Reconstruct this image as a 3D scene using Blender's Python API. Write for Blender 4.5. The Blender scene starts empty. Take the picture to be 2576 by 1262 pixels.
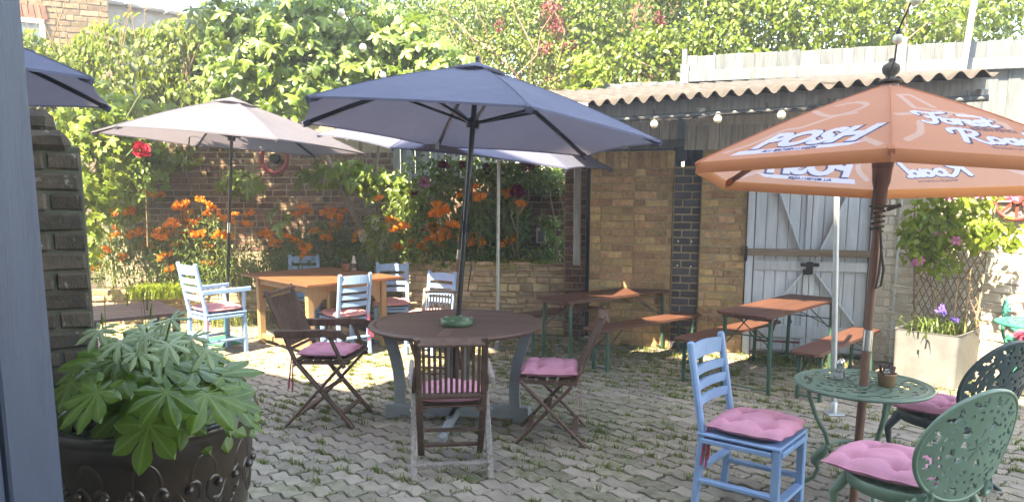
import bpy, bmesh, math, random
import numpy as np
from mathutils import Vector, Matrix, Euler

R = math.radians
random.seed(7)
rng = np.random.default_rng(7)
scene = bpy.context.scene
col = scene.collection

# ------------------------------------------------------------------ camera, sky, sun, exposure
H_EYE, PITCH = 1.8, R(8)
cd = bpy.data.cameras.new('camera')
cam = bpy.data.objects.new('camera', cd)
col.objects.link(cam)
cam.location = (0, 0, H_EYE)
cam.rotation_euler = (R(90) - PITCH, 0, 0)
cd.sensor_width = 36
cd.lens = 26.02
cd.shift_y = 0.0468
cd.clip_start = 0.05
cd.clip_end = 400
scene.camera = cam

SUN_AZ, SUN_EL = 213.0, 52.0          # compass bearing of the sun from +Y, clockwise
world = bpy.data.worlds.new('World')
scene.world = world
world.use_nodes = True
wn = world.node_tree
sky = wn.nodes.new('ShaderNodeTexSky')
sky.sky_type = 'NISHITA'
sky.sun_disc = False
sky.sun_elevation = R(SUN_EL)
sky.sun_rotation = R(SUN_AZ)
sky.air_density = 1.0
sky.dust_density = 0.6
bg = wn.nodes['Background']
bg.inputs['Strength'].default_value = 0.15
wn.links.new(sky.outputs[0], bg.inputs['Color'])

sd = bpy.data.lights.new('sun', 'SUN')
sd.energy = 2.9
sd.angle = R(0.5)
sd.color = (1.0, 0.94, 0.84)
sun = bpy.data.objects.new('sun', sd)
col.objects.link(sun)
to_sun = Vector((math.sin(R(SUN_AZ)) * math.cos(R(SUN_EL)), math.cos(R(SUN_AZ)) * math.cos(R(SUN_EL)), math.sin(R(SUN_EL))))
sun.rotation_euler = to_sun.to_track_quat('Z', 'Y').to_euler()
sun.location = (-8, -8, 20)

scene.view_settings.view_transform = 'Standard'
scene.view_settings.look = 'None'
scene.view_settings.gamma = 1.0
scene.view_settings.use_curve_mapping = False
scene.view_settings.exposure = 3.54
scene.view_settings.use_white_balance = True
scene.view_settings.white_balance_temperature = 8900
scene.cycles.max_bounces = 8
scene.cycles.transparent_max_bounces = 8

# ------------------------------------------------------------------ helpers
_F, _CX = 1861.0, 1287.5
_CY = 490 + _F * math.tan(PITCH)
def at(px, py, Y):
    """point of the place seen along a sight line at distance Y (survey of the photograph)"""
    u, v = (px - _CX) / _F, (_CY - py) / _F
    c, s = math.cos(PITCH), math.sin(PITCH)
    d = (u, c + v * s, -s + v * c)
    t = Y / d[1]
    return Vector((d[0] * t, Y, H_EYE + d[2] * t))

def props(o, label=None, cat=None, group=None, kind=None):
    if label: o['label'] = label
    if cat: o['category'] = cat
    if group: o['group'] = group
    if kind: o['kind'] = kind
    return o

def thing(name, label, cat, loc=(0, 0, 0), rz=0.0, group=None, rot=None):
    o = bpy.data.objects.new(name, None)
    o.empty_display_size = 0.1
    col.objects.link(o)
    o.location = loc
    o.rotation_euler = rot if rot else (0, 0, rz)
    return props(o, label, cat, group)

def link(name, me, parent=None, mat=None):
    o = bpy.data.objects.new(name, me)
    col.objects.link(o)
    if parent: o.parent = parent
    if mat and not me.materials: me.materials.append(mat)
    return o

def copy_tree(o, parent=None):
    c = o.copy()
    col.objects.link(c)
    c.parent = parent
    for ch in kids.get(o.name, []) if False else [x for x in o.children]:
        copy_tree(ch, c)
    return c

def place(o, loc, rz, label=None, group=None):
    o.location = loc
    o.rotation_euler = (0, 0, rz)
    if label: o['label'] = label
    if group: o['group'] = group
    return o

def frame(p0, p1, up=(0, 0, 1)):
    p0, p1 = Vector(p0), Vector(p1)
    z = (p1 - p0)
    L = z.length
    z.normalize()
    up = Vector(up)
    if abs(z.dot(up)) > 0.985: up = Vector((0, 1, 0))
    x = up.cross(z).normalized()
    y = z.cross(x)
    return Matrix((x, y, z)).transposed(), (p0 + p1) / 2, L

class MB:
    def __init__(s): s.v, s.f, s.sm = [], [], []
    def add(s, vs, fs, smooth=False):
        b = len(s.v)
        s.v.extend([tuple(v) for v in vs])
        s.f.extend([tuple(i + b for i in f) for f in fs])
        s.sm.extend([smooth] * len(fs))
        return s
    def box(s, c, size, rot=None, ch=0.004, jit=0.0):
        h = [k / 2 for k in size]
        ch = min(ch, min(h) * 0.6)
        c = Vector(c)
        vs, idx = [], {}
        for sx in (-1, 1):
            for sy in (-1, 1):
                for sz in (-1, 1):
                    j = [random.uniform(-jit, jit) for _ in range(3)] if jit else (0, 0, 0)
                    for ax in range(3):
                        q = [sx * (h[0] - (ch if ax != 0 else 0)) + j[0], sy * (h[1] - (ch if ax != 1 else 0)) + j[1], sz * (h[2] - (ch if ax != 2 else 0)) + j[2]]
                        idx[(sx, sy, sz, ax)] = len(vs)
                        q = Vector(q)
                        if rot is not None: q = rot @ q
                        vs.append(q + c)
        fs = []
        g = lambda a, b, d, ax: idx[(a, b, d, ax)]
        for sg in (-1, 1):
            fs.append((g(sg, -1, -1, 0), g(sg, 1, -1, 0), g(sg, 1, 1, 0), g(sg, -1, 1, 0)))
            fs.append((g(-1, sg, -1, 1), g(1, sg, -1, 1), g(1, sg, 1, 1), g(-1, sg, 1, 1)))
            fs.append((g(-1, -1, sg, 2), g(1, -1, sg, 2), g(1, 1, sg, 2), g(-1, 1, sg, 2)))
        for a in (-1, 1):
            for b in (-1, 1):
                fs.append((g(a, b, -1, 0), g(a, b, 1, 0), g(a, b, 1, 1), g(a, b, -1, 1)))
                fs.append((g(a, -1, b, 0), g(a, 1, b, 0), g(a, 1, b, 2), g(a, -1, b, 2)))
                fs.append((g(-1, a, b, 1), g(1, a, b, 1), g(1, a, b, 2), g(-1, a, b, 2)))
                for d in (-1, 1):
                    fs.append((g(a, b, d, 0), g(a, b, d, 1), g(a, b, d, 2)))
        return s.add(vs, fs)
    def bar(s, p0, p1, w, t, up=(0, 0, 1), ch=0.003):
        m, c, L = frame(p0, p1, up)
        return s.box(c, (w, t, L), m, ch)
    def tube(s, pts, r, n=8, cap=True, smooth=True):
        pts = [Vector(p) for p in pts]
        rs = r if isinstance(r, (list, tuple)) else [r] * len(pts)
        vs, fs = [], []
        x = None
        for i, p in enumerate(pts):
            d = (pts[min(i + 1, len(pts) - 1)] - pts[max(i - 1, 0)])
            if d.length < 1e-9: d = Vector((0, 0, 1))
            d.normalize()
            if x is None:
                x = d.orthogonal().normalized()
            else:
                x = (x - d * x.dot(d))
                x = x.normalized() if x.length > 1e-6 else d.orthogonal().normalized()
            y = d.cross(x)
            for k in range(n):
                a = 2 * math.pi * k / n
                vs.append(p + (x * math.cos(a) + y * math.sin(a)) * rs[i])
        for i in range(len(pts) - 1):
            for k in range(n):
                a, b = i * n + k, i * n + (k + 1) % n
                fs.append((a, b, b + n, a + n))
        s.add(vs, fs, smooth)
        if cap:
            s.add(vs[:n], [tuple(range(n))[::-1]])
            s.add(vs[-n:], [tuple(range(n))])
        return s
    def lathe(s, prof, n=24, c=(0, 0, 0), smooth=True, cap0=False, cap1=False):
        vs, fs = [], []
        for (r, z) in prof:
            for k in range(n):
                a = 2 * math.pi * k / n
                vs.append((c[0] + r * math.cos(a), c[1] + r * math.sin(a), c[2] + z))
        for i in range(len(prof) - 1):
            for k in range(n):
                a, b = i * n + k, i * n + (k + 1) % n
                fs.append((a, b, b + n, a + n))
        s.add(vs, fs, smooth)
        if cap0: s.add(vs[:n], [tuple(range(n))[::-1]])
        if cap1: s.add(vs[-n:], [tuple(range(n))])
        return s
    def prism(s, pts2, z0, z1, ch=0.0):
        n = len(pts2)
        c = Vector((sum(p[0] for p in pts2) / n, sum(p[1] for p in pts2) / n))
        vs = [(p[0], p[1], z0) for p in pts2]
        if ch:
            vs += [(p[0], p[1], z1 - ch) for p in pts2]
            for p in pts2:
                d = Vector((p[0], p[1])) - c
                d = d * (1 - ch / max(d.length, 1e-6))
                vs.append((c.x + d.x, c.y + d.y, z1))
            fs = [(k, (k + 1) % n, (k + 1) % n + n, k + n) for k in range(n)] + [(k + n, (k + 1) % n + n, (k + 1) % n + 2 * n, k + 2 * n) for k in range(n)]
            fs += [tuple(range(2 * n, 3 * n)), tuple(range(n))[::-1]]
        else:
            vs += [(p[0], p[1], z1) for p in pts2]
            fs = [(k, (k + 1) % n, (k + 1) % n + n, k + n) for k in range(n)] + [tuple(range(n, 2 * n)), tuple(range(n))[::-1]]
        return s.add(vs, fs)
    def mesh(s, name, mat=None):
        me = bpy.data.meshes.new(name)
        me.from_pydata(s.v, [], s.f)
        if len(s.f) < 60000:
            bm = bmesh.new(); bm.from_mesh(me)
            bmesh.ops.recalc_face_normals(bm, faces=bm.faces)
            bm.to_mesh(me); bm.free()
        me.polygons.foreach_set('use_smooth', s.sm)
        if mat: me.materials.append(mat)
        return me
    def build(s, name, mat=None, parent=None):
        return link(name, s.mesh(name, mat), parent)

def np_mesh(name, V, tris, mat, smooth=True):
    """V (n,3), tris (m,3)"""
    me = bpy.data.meshes.new(name)
    me.vertices.add(len(V)); me.vertices.foreach_set('co', np.asarray(V, 'f').ravel())
    m = len(tris)
    me.loops.add(m * 3); me.loops.foreach_set('vertex_index', np.asarray(tris, 'i').ravel())
    me.polygons.add(m)
    me.polygons.foreach_set('loop_start', np.arange(0, m * 3, 3, dtype='i'))
    me.polygons.foreach_set('use_smooth', np.full(m, smooth))
    me.update(calc_edges=True)
    if mat: me.materials.append(mat)
    return me

def rots(nrm, spin):
    """rotation matrices taking local z to nrm, spun about it; local +y is the leaf tip"""
    n = nrm / np.linalg.norm(nrm, axis=1)[:, None]
    ref = np.tile([0.0, 0.0, -1.0], (len(n), 1))           # tips hang down
    y = ref - n * (ref * n).sum(1)[:, None]
    ln = np.linalg.norm(y, axis=1)
    bad = ln < 0.15
    y[bad] = np.cross(n[bad], [1.0, 0, 0])
    y /= np.linalg.norm(y, axis=1)[:, None]
    x = np.cross(y, n)
    c, s = np.cos(spin)[:, None], np.sin(spin)[:, None]
    y2 = y * c + x * s
    x2 = np.cross(y2, n)
    return np.stack([x2, y2, n], axis=2)

def leaves(name, P, N, S, shape, mat, parent=None, spin=0.9):
    V0, T0 = shape
    m = len(P)
    M = rots(N, rng.normal(0, spin, m))
    V = np.einsum('mij,kj->mki', M, V0) * np.asarray(S)[:, None, None] + np.asarray(P)[:, None, :]
    T = (T0[None] + (np.arange(m) * len(V0))[:, None, None]).reshape(-1, 3)
    return link(name, np_mesh(name, V.reshape(-1, 3), T, mat), parent)

# leaf shapes: unit length along +y, base at the origin
def shape_simple(w=0.5, fold=0.12, droop=0.2):
    V = np.array([(0, 0, 0), (w * .42, .3, fold), (0, .35, 0), (-w * .42, .3, fold), (w * .38, .62, fold * .8 - droop * .4), (0, .66, -droop * .45), (-w * .38, .62, fold * .8 - droop * .4), (0, 1, -droop)], float)
    T = np.array([(0, 1, 2), (0, 2, 3), (1, 4, 5), (1, 5, 2), (2, 5, 6), (2, 6, 3), (4, 7, 5), (5, 7, 6)])
    return V, T
def shape_lobed(lobes, sinus, wid=0.62, cup=0.15, droop=0.25, fold=0.07, serr=0.0, ring=(0.4, 0.75, 1.0), neck=0.0):
    """palmate leaf: lobes = [(angle from +y in degrees, length)], centre at the origin; returns verts, tris, vein attribute"""
    rays = []
    lobes = sorted(lobes)
    for i, (a, L) in enumerate(lobes):
        lo = (lobes[i - 1][0] + a) / 2 if i else a - 22
        hi = (lobes[i + 1][0] + a) / 2 if i < len(lobes) - 1 else a + 22
        sl = sinus * (L + (lobes[i - 1][1] if i else L)) / 2
        rays.append((lo, sl, 0.0))
        rays.append((a - (a - lo) * wid, L * 0.70 * (1 + serr), 0.0))
        rays.append((a - (a - lo) * wid * .45, L * 0.86, 0.35))
        rays.append((a, L, 1.0))
        rays.append((a + (hi - a) * wid * .45, L * 0.86, 0.35))
        rays.append((a + (hi - a) * wid, L * 0.70 * (1 - serr), 0.0))
        if i == len(lobes) - 1: rays.append((hi, sl, 0.0))
    V, vein = [(0, 0, 0)], [1.0]
    for a, r, vv in rays:
        for q in ring:
            rr = r * q
            V.append((rr * math.sin(R(a)), rr * math.cos(R(a)), cup * rr - droop * rr * rr * 1.2 - fold * (1 - vv) * q * (0.5 + 0.5 * r)))
            vein.append(vv)
    T = []
    k = len(ring)
    for i in range(len(rays) - 1):
        a, b = 1 + i * k, 1 + (i + 1) * k
        T.append((0, b, a))
        for q in range(k - 1):
            T += [(a + q, b + q, b + q + 1), (a + q, b + q + 1, a + q + 1)]
    return np.array(V), np.array(T), np.array(vein)
def shape_fingers(n, span=264, core=.30, hw=.15, cup=.12, droop=.3, fold=.03, jit=3.0):
    """deeply cut palmate leaf: broad fingers with round gaps between them, joined by a small web"""
    angs = [(-span / 2 + span * i / (n - 1)) + random.gauss(0, jit) for i in range(n)]
    half = R(span / (n - 1) / 2)
    V, vein, T = [(0, 0, 0)], [1.0], []
    secs = ((core, 1.0), (.40, .66), (.52, .86), (.64, 1.0), (.76, .90), (.87, .58), (.94, .30), (1.0, 0.02))
    for i, a in enumerate(angs):
        L = (1.0 - .36 * (abs(a) / (span / 2)) ** 1.6) * random.uniform(.93, 1.05)
        bend = random.gauss(0, .06)
        lift = random.gauss(0, .03)
        base = len(V)
        for k, (r, wf) in enumerate(secs):
            rr = r * (L if k else 1.0)
            w = core * math.tan(half) if k == 0 else hw * L * wf
            for q in (-1, -.5, 0, .5, 1):
                lx, ly = q * w + bend * r * r * L, rr
                z = cup * rr - droop * rr * rr * 1.1 + lift * r * r - fold * (abs(q) ** 1.5) * (.4 + r) + (.012 * math.sin(k * 2.3 + i) if abs(q) == 1 else 0)
                ca_, sa_ = math.cos(R(a)), math.sin(R(a))
                V.append((lx * ca_ + ly * sa_, -lx * sa_ + ly * ca_, z)); vein.append(1.0 if q == 0 else .55 if abs(q) == .5 else 0)
        for q in range(4): T.append((0, base + q + 1, base + q))
        for k in range(len(secs) - 1):
            for q in range(4):
                b = base + k * 5 + q
                T += [(b, b + 1, b + 6), (b, b + 6, b + 5)]
    return np.array(V), np.array(T), np.array(vein)
def lobed_mesh(name, sh, mat):
    V, T, vein = sh
    me = np_mesh(name, V, T, mat)
    at_ = me.attributes.new('vein', 'FLOAT', 'POINT')
    at_.data.foreach_set('value', vein.astype('f'))
    return me
def thin(sh):
    return sh[0], sh[1]

def cloud(n, boxes, shell=0.0):
    """random points in a list of ellipsoids (cx,cy,cz,rx,ry,rz,weight); returns points and outward directions"""
    w = np.array([b[6] for b in boxes], float); w /= w.sum()
    k = rng.choice(len(boxes), n, p=w)
    B = np.array([b[:6] for b in boxes])[k]
    d = rng.normal(size=(n, 3)); d /= np.linalg.norm(d, axis=1)[:, None]
    r = (shell + (1 - shell) * rng.random(n)) ** (1 / 2.2)
    P = B[:, :3] + d * r[:, None] * B[:, 3:6]
    return P, d
# ------------------------------------------------------------------ materials
def nd(nt, t, **kw):
    n = nt.nodes.new(t)
    for k, v in kw.items(): setattr(n, k, v)
    return n

def M(name, c1, c2=None, rough=0.65, scale=6.0, stretch=(1, 1, 1), bump=0.0, bscale=60.0, obj=0.0, hue=0.0, spec=0.4, metal=0.0,
      trans=None, tmix=0.35, island=0.0, spots=None, bdist=0.006, spot_scale=9.0, spot_at=(0.6, 0.68), coat=0.0, detail=5.0, vein=None, rvar=0.0):
    m = bpy.data.materials.new(name)
    m.use_nodes = True
    nt = m.node_tree
    L = nt.links.new
    bs = nt.nodes['Principled BSDF']
    bs.inputs['Roughness'].default_value = rough
    bs.inputs['Metallic'].default_value = metal
    bs.inputs['Specular IOR Level'].default_value = spec
    bs.inputs['Coat Weight'].default_value = coat
    tc = nd(nt, 'ShaderNodeTexCoord')
    mp = nd(nt, 'ShaderNodeMapping')
    mp.inputs['Scale'].default_value = stretch
    L(tc.outputs['Object'], mp.inputs['Vector'])
    vec = mp.outputs[0]
    if obj:                                                   # shift the grain from piece to piece
        oi = nd(nt, 'ShaderNodeObjectInfo')
        ad = nd(nt, 'ShaderNodeVectorMath', operation='ADD')
        cmb = nd(nt, 'ShaderNodeVectorMath', operation='SCALE')
        cmb.inputs[0].default_value = (37, 19, 53)
        L(oi.outputs['Random'], cmb.inputs['Scale'])
        L(vec, ad.inputs[0]); L(cmb.outputs[0], ad.inputs[1])
        vec = ad.outputs[0]
    nz = nd(nt, 'ShaderNodeTexNoise')
    nz.inputs['Scale'].default_value = scale
    nz.inputs['Detail'].default_value = detail
    nz.inputs['Roughness'].default_value = 0.62
    L(vec, nz.inputs['Vector'])
    rmp = nd(nt, 'ShaderNodeValToRGB')
    c2 = c2 or tuple(x * 0.72 for x in c1)
    e = rmp.color_ramp.elements
    e[0].position, e[1].position = 0.32, 0.68
    e[0].color, e[1].color = (*c2, 1), (*c1, 1)
    L(nz.outputs[0], rmp.inputs[0])
    out = rmp.outputs[0]
    if spots:
        n2 = nd(nt, 'ShaderNodeTexNoise')
        n2.inputs['Scale'].default_value = spot_scale
        n2.inputs['Detail'].default_value = 8
        n2.inputs['Roughness'].default_value = 0.7
        L(vec, n2.inputs['Vector'])
        r2 = nd(nt, 'ShaderNodeMapRange')
        r2.inputs[1].default_value, r2.inputs[2].default_value = spot_at
        L(n2.outputs[0], r2.inputs[0])
        mx = nd(nt, 'ShaderNodeMix', data_type='RGBA')
        L(r2.outputs[0], mx.inputs[0]); L(out, mx.inputs[6]); mx.inputs[7].default_value = (*spots, 1)
        out = mx.outputs[2]
    if obj or island:
        hs = nd(nt, 'ShaderNodeHueSaturation')
        src = oi.outputs['Random'] if obj else None
        if island:
            ge = nd(nt, 'ShaderNodeNewGeometry')
            src = ge.outputs['Random Per Island']
        amp = obj or island
        mr = nd(nt, 'ShaderNodeMapRange')
        mr.inputs[3].default_value, mr.inputs[4].default_value = 1 - amp, 1 + amp
        L(src, mr.inputs[0]); L(mr.outputs[0], hs.inputs['Value'])
        if hue:
            wn_ = nd(nt, 'ShaderNodeTexWhiteNoise', noise_dimensions='1D')
            L(src, wn_.inputs['W'])
            mh = nd(nt, 'ShaderNodeMapRange')
            mh.inputs[3].default_value, mh.inputs[4].default_value = 0.5 - hue, 0.5 + hue
            L(wn_.outputs[0], mh.inputs[0]); L(mh.outputs[0], hs.inputs['Hue'])
        L(out, hs.inputs['Color'])
        out = hs.outputs[0]
    if vein:
        an = nd(nt, 'ShaderNodeAttribute', attribute_name='vein')
        mv = nd(nt, 'ShaderNodeMapRange')
        mv.inputs[1].default_value, mv.inputs[2].default_value = 0.8, 0.97
        L(an.outputs['Fac'], mv.inputs[0])
        mx = nd(nt, 'ShaderNodeMix', data_type='RGBA')
        L(mv.outputs[0], mx.inputs[0]); L(out, mx.inputs[6]); mx.inputs[7].default_value = (*vein, 1)
        out = mx.outputs[2]
    L(out, bs.inputs['Base Color'])
    if rvar:
        rv = nd(nt, 'ShaderNodeMapRange')
        rv.inputs[3].default_value, rv.inputs[4].default_value = rough - rvar, rough + rvar
        L(nz.outputs[0], rv.inputs[0]); L(rv.outputs[0], bs.inputs['Roughness'])
    if bump:
        n3 = nd(nt, 'ShaderNodeTexNoise')
        n3.inputs['Scale'].default_value = bscale
        n3.inputs['Detail'].default_value = 6
        L(vec, n3.inputs['Vector'])
        bp = nd(nt, 'ShaderNodeBump')
        bp.inputs['Strength'].default_value = min(1.0, bump)
        bp.inputs['Distance'].default_value = bdist
        L(n3.outputs[0], bp.inputs['Height']); L(bp.outputs[0], bs.inputs['Normal'])
    if trans:
        tr = nd(nt, 'ShaderNodeBsdfTranslucent')
        if island or obj:
            hm = nd(nt, 'ShaderNodeHueSaturation')
            hm.inputs['Color'].default_value = (*trans, 1)
            L(mr.outputs[0], hm.inputs['Value'])
            L(hm.outputs[0], tr.inputs['Color'])
        else:
            tr.inputs['Color'].default_value = (*trans, 1)
        ms = nd(nt, 'ShaderNodeMixShader')
        ms.inputs[0].default_value = tmix
        L(bs.outputs[0], ms.inputs[1]); L(tr.outputs[0], ms.inputs[2])
        L(ms.outputs[0], nt.nodes['Material Output'].inputs['Surface'])
    return m

m_dirt = M('joint_dirt', (.065, .065, .034), (.035, .045, .016), rough=.95, scale=5, bump=.6)
m_earth = M('garden_soil', (.075, .052, .035), (.03, .022, .016), rough=.95, scale=12, bump=.8, bscale=30)
m_paver = M('paver_concrete', (.30, .258, .205), (.20, .172, .137), rough=.85, scale=9, bump=.7, bscale=120, obj=.20, hue=.012, spots=(.12, .12, .085), spot_scale=7, spot_at=(.56, .74))
m_paver_far = M('paver_concrete_far', (.30, .258, .205), (.20, .172, .137), rough=.85, scale=9, bump=.7, bscale=120, island=.20, hue=.012, spots=(.12, .12, .085), spot_scale=7, spot_at=(.56, .74))
m_paver_moss = M('mossy_paver', (.27, .238, .178), (.17, .155, .11), rough=.9, scale=8, bump=.7, bscale=110, obj=.2, hue=.012, spots=(.10, .11, .05), spot_scale=9, spot_at=(.48, .66))
m_paver_stain = M('stained_paver', (.26, .222, .182), (.165, .14, .115), rough=.85, scale=7, bump=.7, bscale=120, obj=.2, hue=.012, spots=(.34, .31, .27), spot_scale=11, spot_at=(.62, .74))
m_grass = M('joint_grass', (.16, .19, .04), (.09, .125, .025), rough=.6, island=.35, hue=.03, trans=(.18, .24, .05), tmix=.3)
m_stock = M('yellow_stock_brick', (.40, .27, .135), (.25, .155, .085), rough=.9, scale=14, bump=.7, bscale=90, obj=.34, hue=.018, spots=(.13, .085, .06), spot_scale=12, spot_at=(.55, .72))
m_stock_mortar = M('buff_mortar', (.34, .265, .165), (.22, .17, .105), rough=.95, scale=18, bump=.6, bscale=120)
m_blue_brick = M('dark_engineering_brick', (.05, .047, .055), (.025, .025, .032), rough=.5, scale=10, bump=.25, obj=.3, spec=.5)
m_wall_brick = M('old_brown_brick', (.20, .125, .085), (.10, .066, .05), rough=.9, scale=14, bump=.7, bscale=80, obj=.4, hue=.02, spots=(.26, .19, .12), spot_scale=11, spot_at=(.6, .75))
m_wall_mortar = M('grey_lime_mortar', (.36, .31, .22), (.22, .19, .13), rough=.95, scale=16, bump=.5)
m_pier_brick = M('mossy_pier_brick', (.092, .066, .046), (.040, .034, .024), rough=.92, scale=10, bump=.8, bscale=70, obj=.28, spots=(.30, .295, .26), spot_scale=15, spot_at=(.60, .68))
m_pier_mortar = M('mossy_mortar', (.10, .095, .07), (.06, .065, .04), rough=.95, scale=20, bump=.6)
m_stone = M('rubble_stone', (.42, .325, .21), (.24, .18, .12), rough=.92, scale=10, bump=.8, bscale=60, obj=.3, hue=.022)  # base lightened so the bed wall reads as sunlit
m_stone_mortar = M('stone_mortar', (.30, .25, .18), (.18, .15, .11), rough=.95, scale=20, bump=.5)
m_white_brick = M('whitewashed_brick', (.50, .475, .41), (.36, .325, .265), rough=.9, scale=7, bump=.7, bscale=50, obj=.1, spots=(.36, .27, .19), spot_scale=8, spot_at=(.66, .74))
m_white_mortar = M('whitewashed_joint', (.46, .43, .36), (.33, .29, .23), rough=.95, scale=12, bump=.6)
m_house_brick = M('house_stock_brick', (.18, .122, .072), (.10, .066, .04), rough=.9, scale=12, bump=.4, obj=.28, hue=.015)
m_red_brick = M('soft_red_brick', (.20, .078, .05), (.13, .052, .034), rough=.9, scale=12, bump=.4, obj=.25)
m_render = M('pub_render', (.40, .38, .34), rough=.9, scale=3)
m_door_blue = M('faded_blue_door_paint', (.52, .58, .64), (.41, .465, .52), rough=.7, scale=5, stretch=(6, 6, .7), bump=.25, bscale=40, obj=.08, spots=(.22, .22, .22), spot_scale=14, spot_at=(.68, .8))
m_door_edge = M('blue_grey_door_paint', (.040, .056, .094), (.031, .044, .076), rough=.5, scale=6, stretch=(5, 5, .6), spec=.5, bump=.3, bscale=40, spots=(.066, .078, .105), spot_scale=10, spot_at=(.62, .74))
m_chair_blue = M('blue_chair_paint', (.215, .36, .58), (.165, .29, .50), rough=.5, scale=6, bump=.2, bscale=50, obj=.06, spots=(.34, .40, .46), spot_scale=14, spot_at=(.62, .74))
m_fence = M('limewashed_fence_board', (.140, .163, .178), (.078, .092, .102), rough=.9, scale=4, stretch=(9, 9, .8), bump=.6, bscale=30, obj=.22, spots=(.12, .11, .095), spot_scale=7, spot_at=(.58, .70))
m_grey_fence = M('grey_fence_board', (.32, .35, .35), (.16, .18, .18), rough=.9, scale=4, stretch=(9, 9, .8), bump=.4, obj=.18)
m_board_dark = M('weathered_shed_board', (.42, .41, .375), (.26, .255, .235), rough=.9, scale=4, stretch=(8, 8, .8), bump=.4, bscale=30, obj=.22)
m_board_grey = M('grey_shed_board', (.48, .475, .44), (.32, .315, .29), rough=.9, scale=4, stretch=(8, 8, .8), bump=.4, bscale=30, obj=.2)
m_roof = M('fibre_cement_roof', (.082, .074, .069), (.046, .041, .038), rough=.95, scale=5, bump=.5, bscale=60, spots=(.10, .085, .07), spot_scale=6, spot_at=(.58, .72))
m_gutter = M('grey_plastic_gutter', (.13, .145, .155), rough=.45)
m_hard = M('oiled_hardwood', (.125, .068, .047), (.07, .038, .028), rough=.55, scale=7, stretch=(3, 3, .5), bump=.2, bscale=50, spots=(.20, .15, .115), spot_scale=5, spot_at=(.56, .75))
m_hard_grey = M('weathered_hardwood', (.32, .295, .275), (.15, .12, .10), rough=.85, scale=9, stretch=(7, 7, .35), bump=.4, bscale=50)
m_round_top = M('round_table_wood', (.135, .075, .055), (.085, .046, .036), rough=.5, scale=6, stretch=(.6, 6, 6), bump=.15, bscale=60, obj=.14)
m_beer_top = M('varnished_beer_table', (.105, .047, .032), (.068, .031, .022), spec=.25, rough=.5, scale=5, stretch=(.5, 6, 6), bump=.1, obj=.1)
m_teak = M('orange_teak', (.20, .080, .036), (.14, .054, .026), rough=.5, scale=5, stretch=(.5, 6, 6), bump=.12, obj=.12)
m_pale_wood = M('pale_table_leg_wood', (.34, .215, .115), (.25, .155, .08), rough=.6, scale=5, stretch=(5, 5, .6), bump=.1)
m_table_grey = M('grey_table_paint', (.23, .26, .28), (.19, .215, .235), rough=.55, scale=4, bump=.06)
m_green_steel = M('green_steel', (.035, .10, .072), (.025, .065, .05), rough=.45, scale=12, spots=(.10, .085, .06), spot_scale=18, spot_at=(.6, .72))
m_brown_steel = M('brown_steel', (.06, .05, .04), (.04, .032, .025), rough=.55, scale=12)
m_pink = M('pink_cushion_cloth', (.56, .255, .345), (.48, .215, .295), rough=.9, scale=5, bump=.5, bscale=14, bdist=.012, spec=.15)
m_pink_red = M('sun_toned_coral_cloth', (.66, .32, .34), (.60, .28, .29), rough=.9, scale=5, bump=.5, bscale=14, bdist=.012, spec=.15)  # cloth lightened to give the far cushions a sunlit look
m_red_tie = M('crimson_ribbon', (.42, .05, .11), rough=.85)
m_navy = M('slate_blue_canopy', (.112, .124, .182), (.096, .106, .160), rough=.85, scale=3, bump=.8, bscale=5, bdist=.018, trans=(.18, .16, .19), tmix=.28, spec=.2)
m_pale_canopy = M('lilac_grey_canopy', (.122, .122, .148), (.107, .107, .130), rough=.85, scale=3, bump=.8, bscale=5, bdist=.018, trans=(.26, .24, .28), tmix=.28, spec=.2)  # greyer base and paler translucency than the slate canopy
m_orange = M('orange_canopy', (.53, .235, .135), (.49, .21, .12), rough=.8, scale=3, bump=.6, bscale=5, bdist=.012, trans=(.80, .36, .14), tmix=.42, spec=.2)
m_printed = M('printed_orange_canopy', (1.0, 1.0, 1.0), (.92, .92, .92), rough=.8, scale=3, bump=.6, bscale=5, bdist=.012, trans=(1, 1, 1), tmix=.44, spec=.2)
def use_print_colour(m):
    nt = m.node_tree
    at_ = nd(nt, 'ShaderNodeAttribute', attribute_name='print_colour')
    bs = nt.nodes['Principled BSDF']
    src = bs.inputs['Base Color'].links[0].from_socket
    mx = nd(nt, 'ShaderNodeMix', data_type='RGBA', blend_type='MULTIPLY')
    mx.inputs[0].default_value = 1
    nt.links.new(src, mx.inputs[6]); nt.links.new(at_.outputs['Color'], mx.inputs[7]); nt.links.new(mx.outputs[2], bs.inputs['Base Color'])
    tr = [n for n in nt.nodes if n.type == 'BSDF_TRANSLUCENT'][0]
    g = nd(nt, 'ShaderNodeGamma'); g.inputs[1].default_value = .72
    nt.links.new(at_.outputs['Color'], g.inputs[0]); nt.links.new(g.outputs[0], tr.inputs['Color'])
use_print_colour(m_printed)
m_orange_pale = M('pale_orange_print', (.66, .40, .30), rough=.8, trans=(.8, .5, .3), tmix=.38)
m_print_white = M('lilac_white_print', (.64, .62, .80), rough=.8, trans=(.8, .75, .8), tmix=.35)
m_print_dark = M('dark_navy_print', (.045, .045, .09), rough=.8)
m_print_brown = M('brown_print', (.20, .10, .10), rough=.8)
m_black_metal = M('black_pole', (.022, .026, .028), rough=.3, metal=.3, spec=.6)
m_steel = M('bright_steel', (.62, .62, .62), rough=.25, metal=1.0)
m_galv = M('galvanised_pole', (.42, .45, .46), (.34, .37, .38), rough=.45, metal=.6, scale=20)
m_galv_box = M('galvanised_sheet', (.22, .228, .232), (.15, .157, .16), rough=.5, metal=.25, scale=5, bump=.12, bscale=12)
m_wood_pole = M('brown_wood_pole', (.19, .095, .062), (.14, .068, .045), rough=.5, scale=5, stretch=(8, 8, .5), bump=.1)
m_rope = M('dark_rope', (.085, .07, .058), rough=.9)
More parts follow.
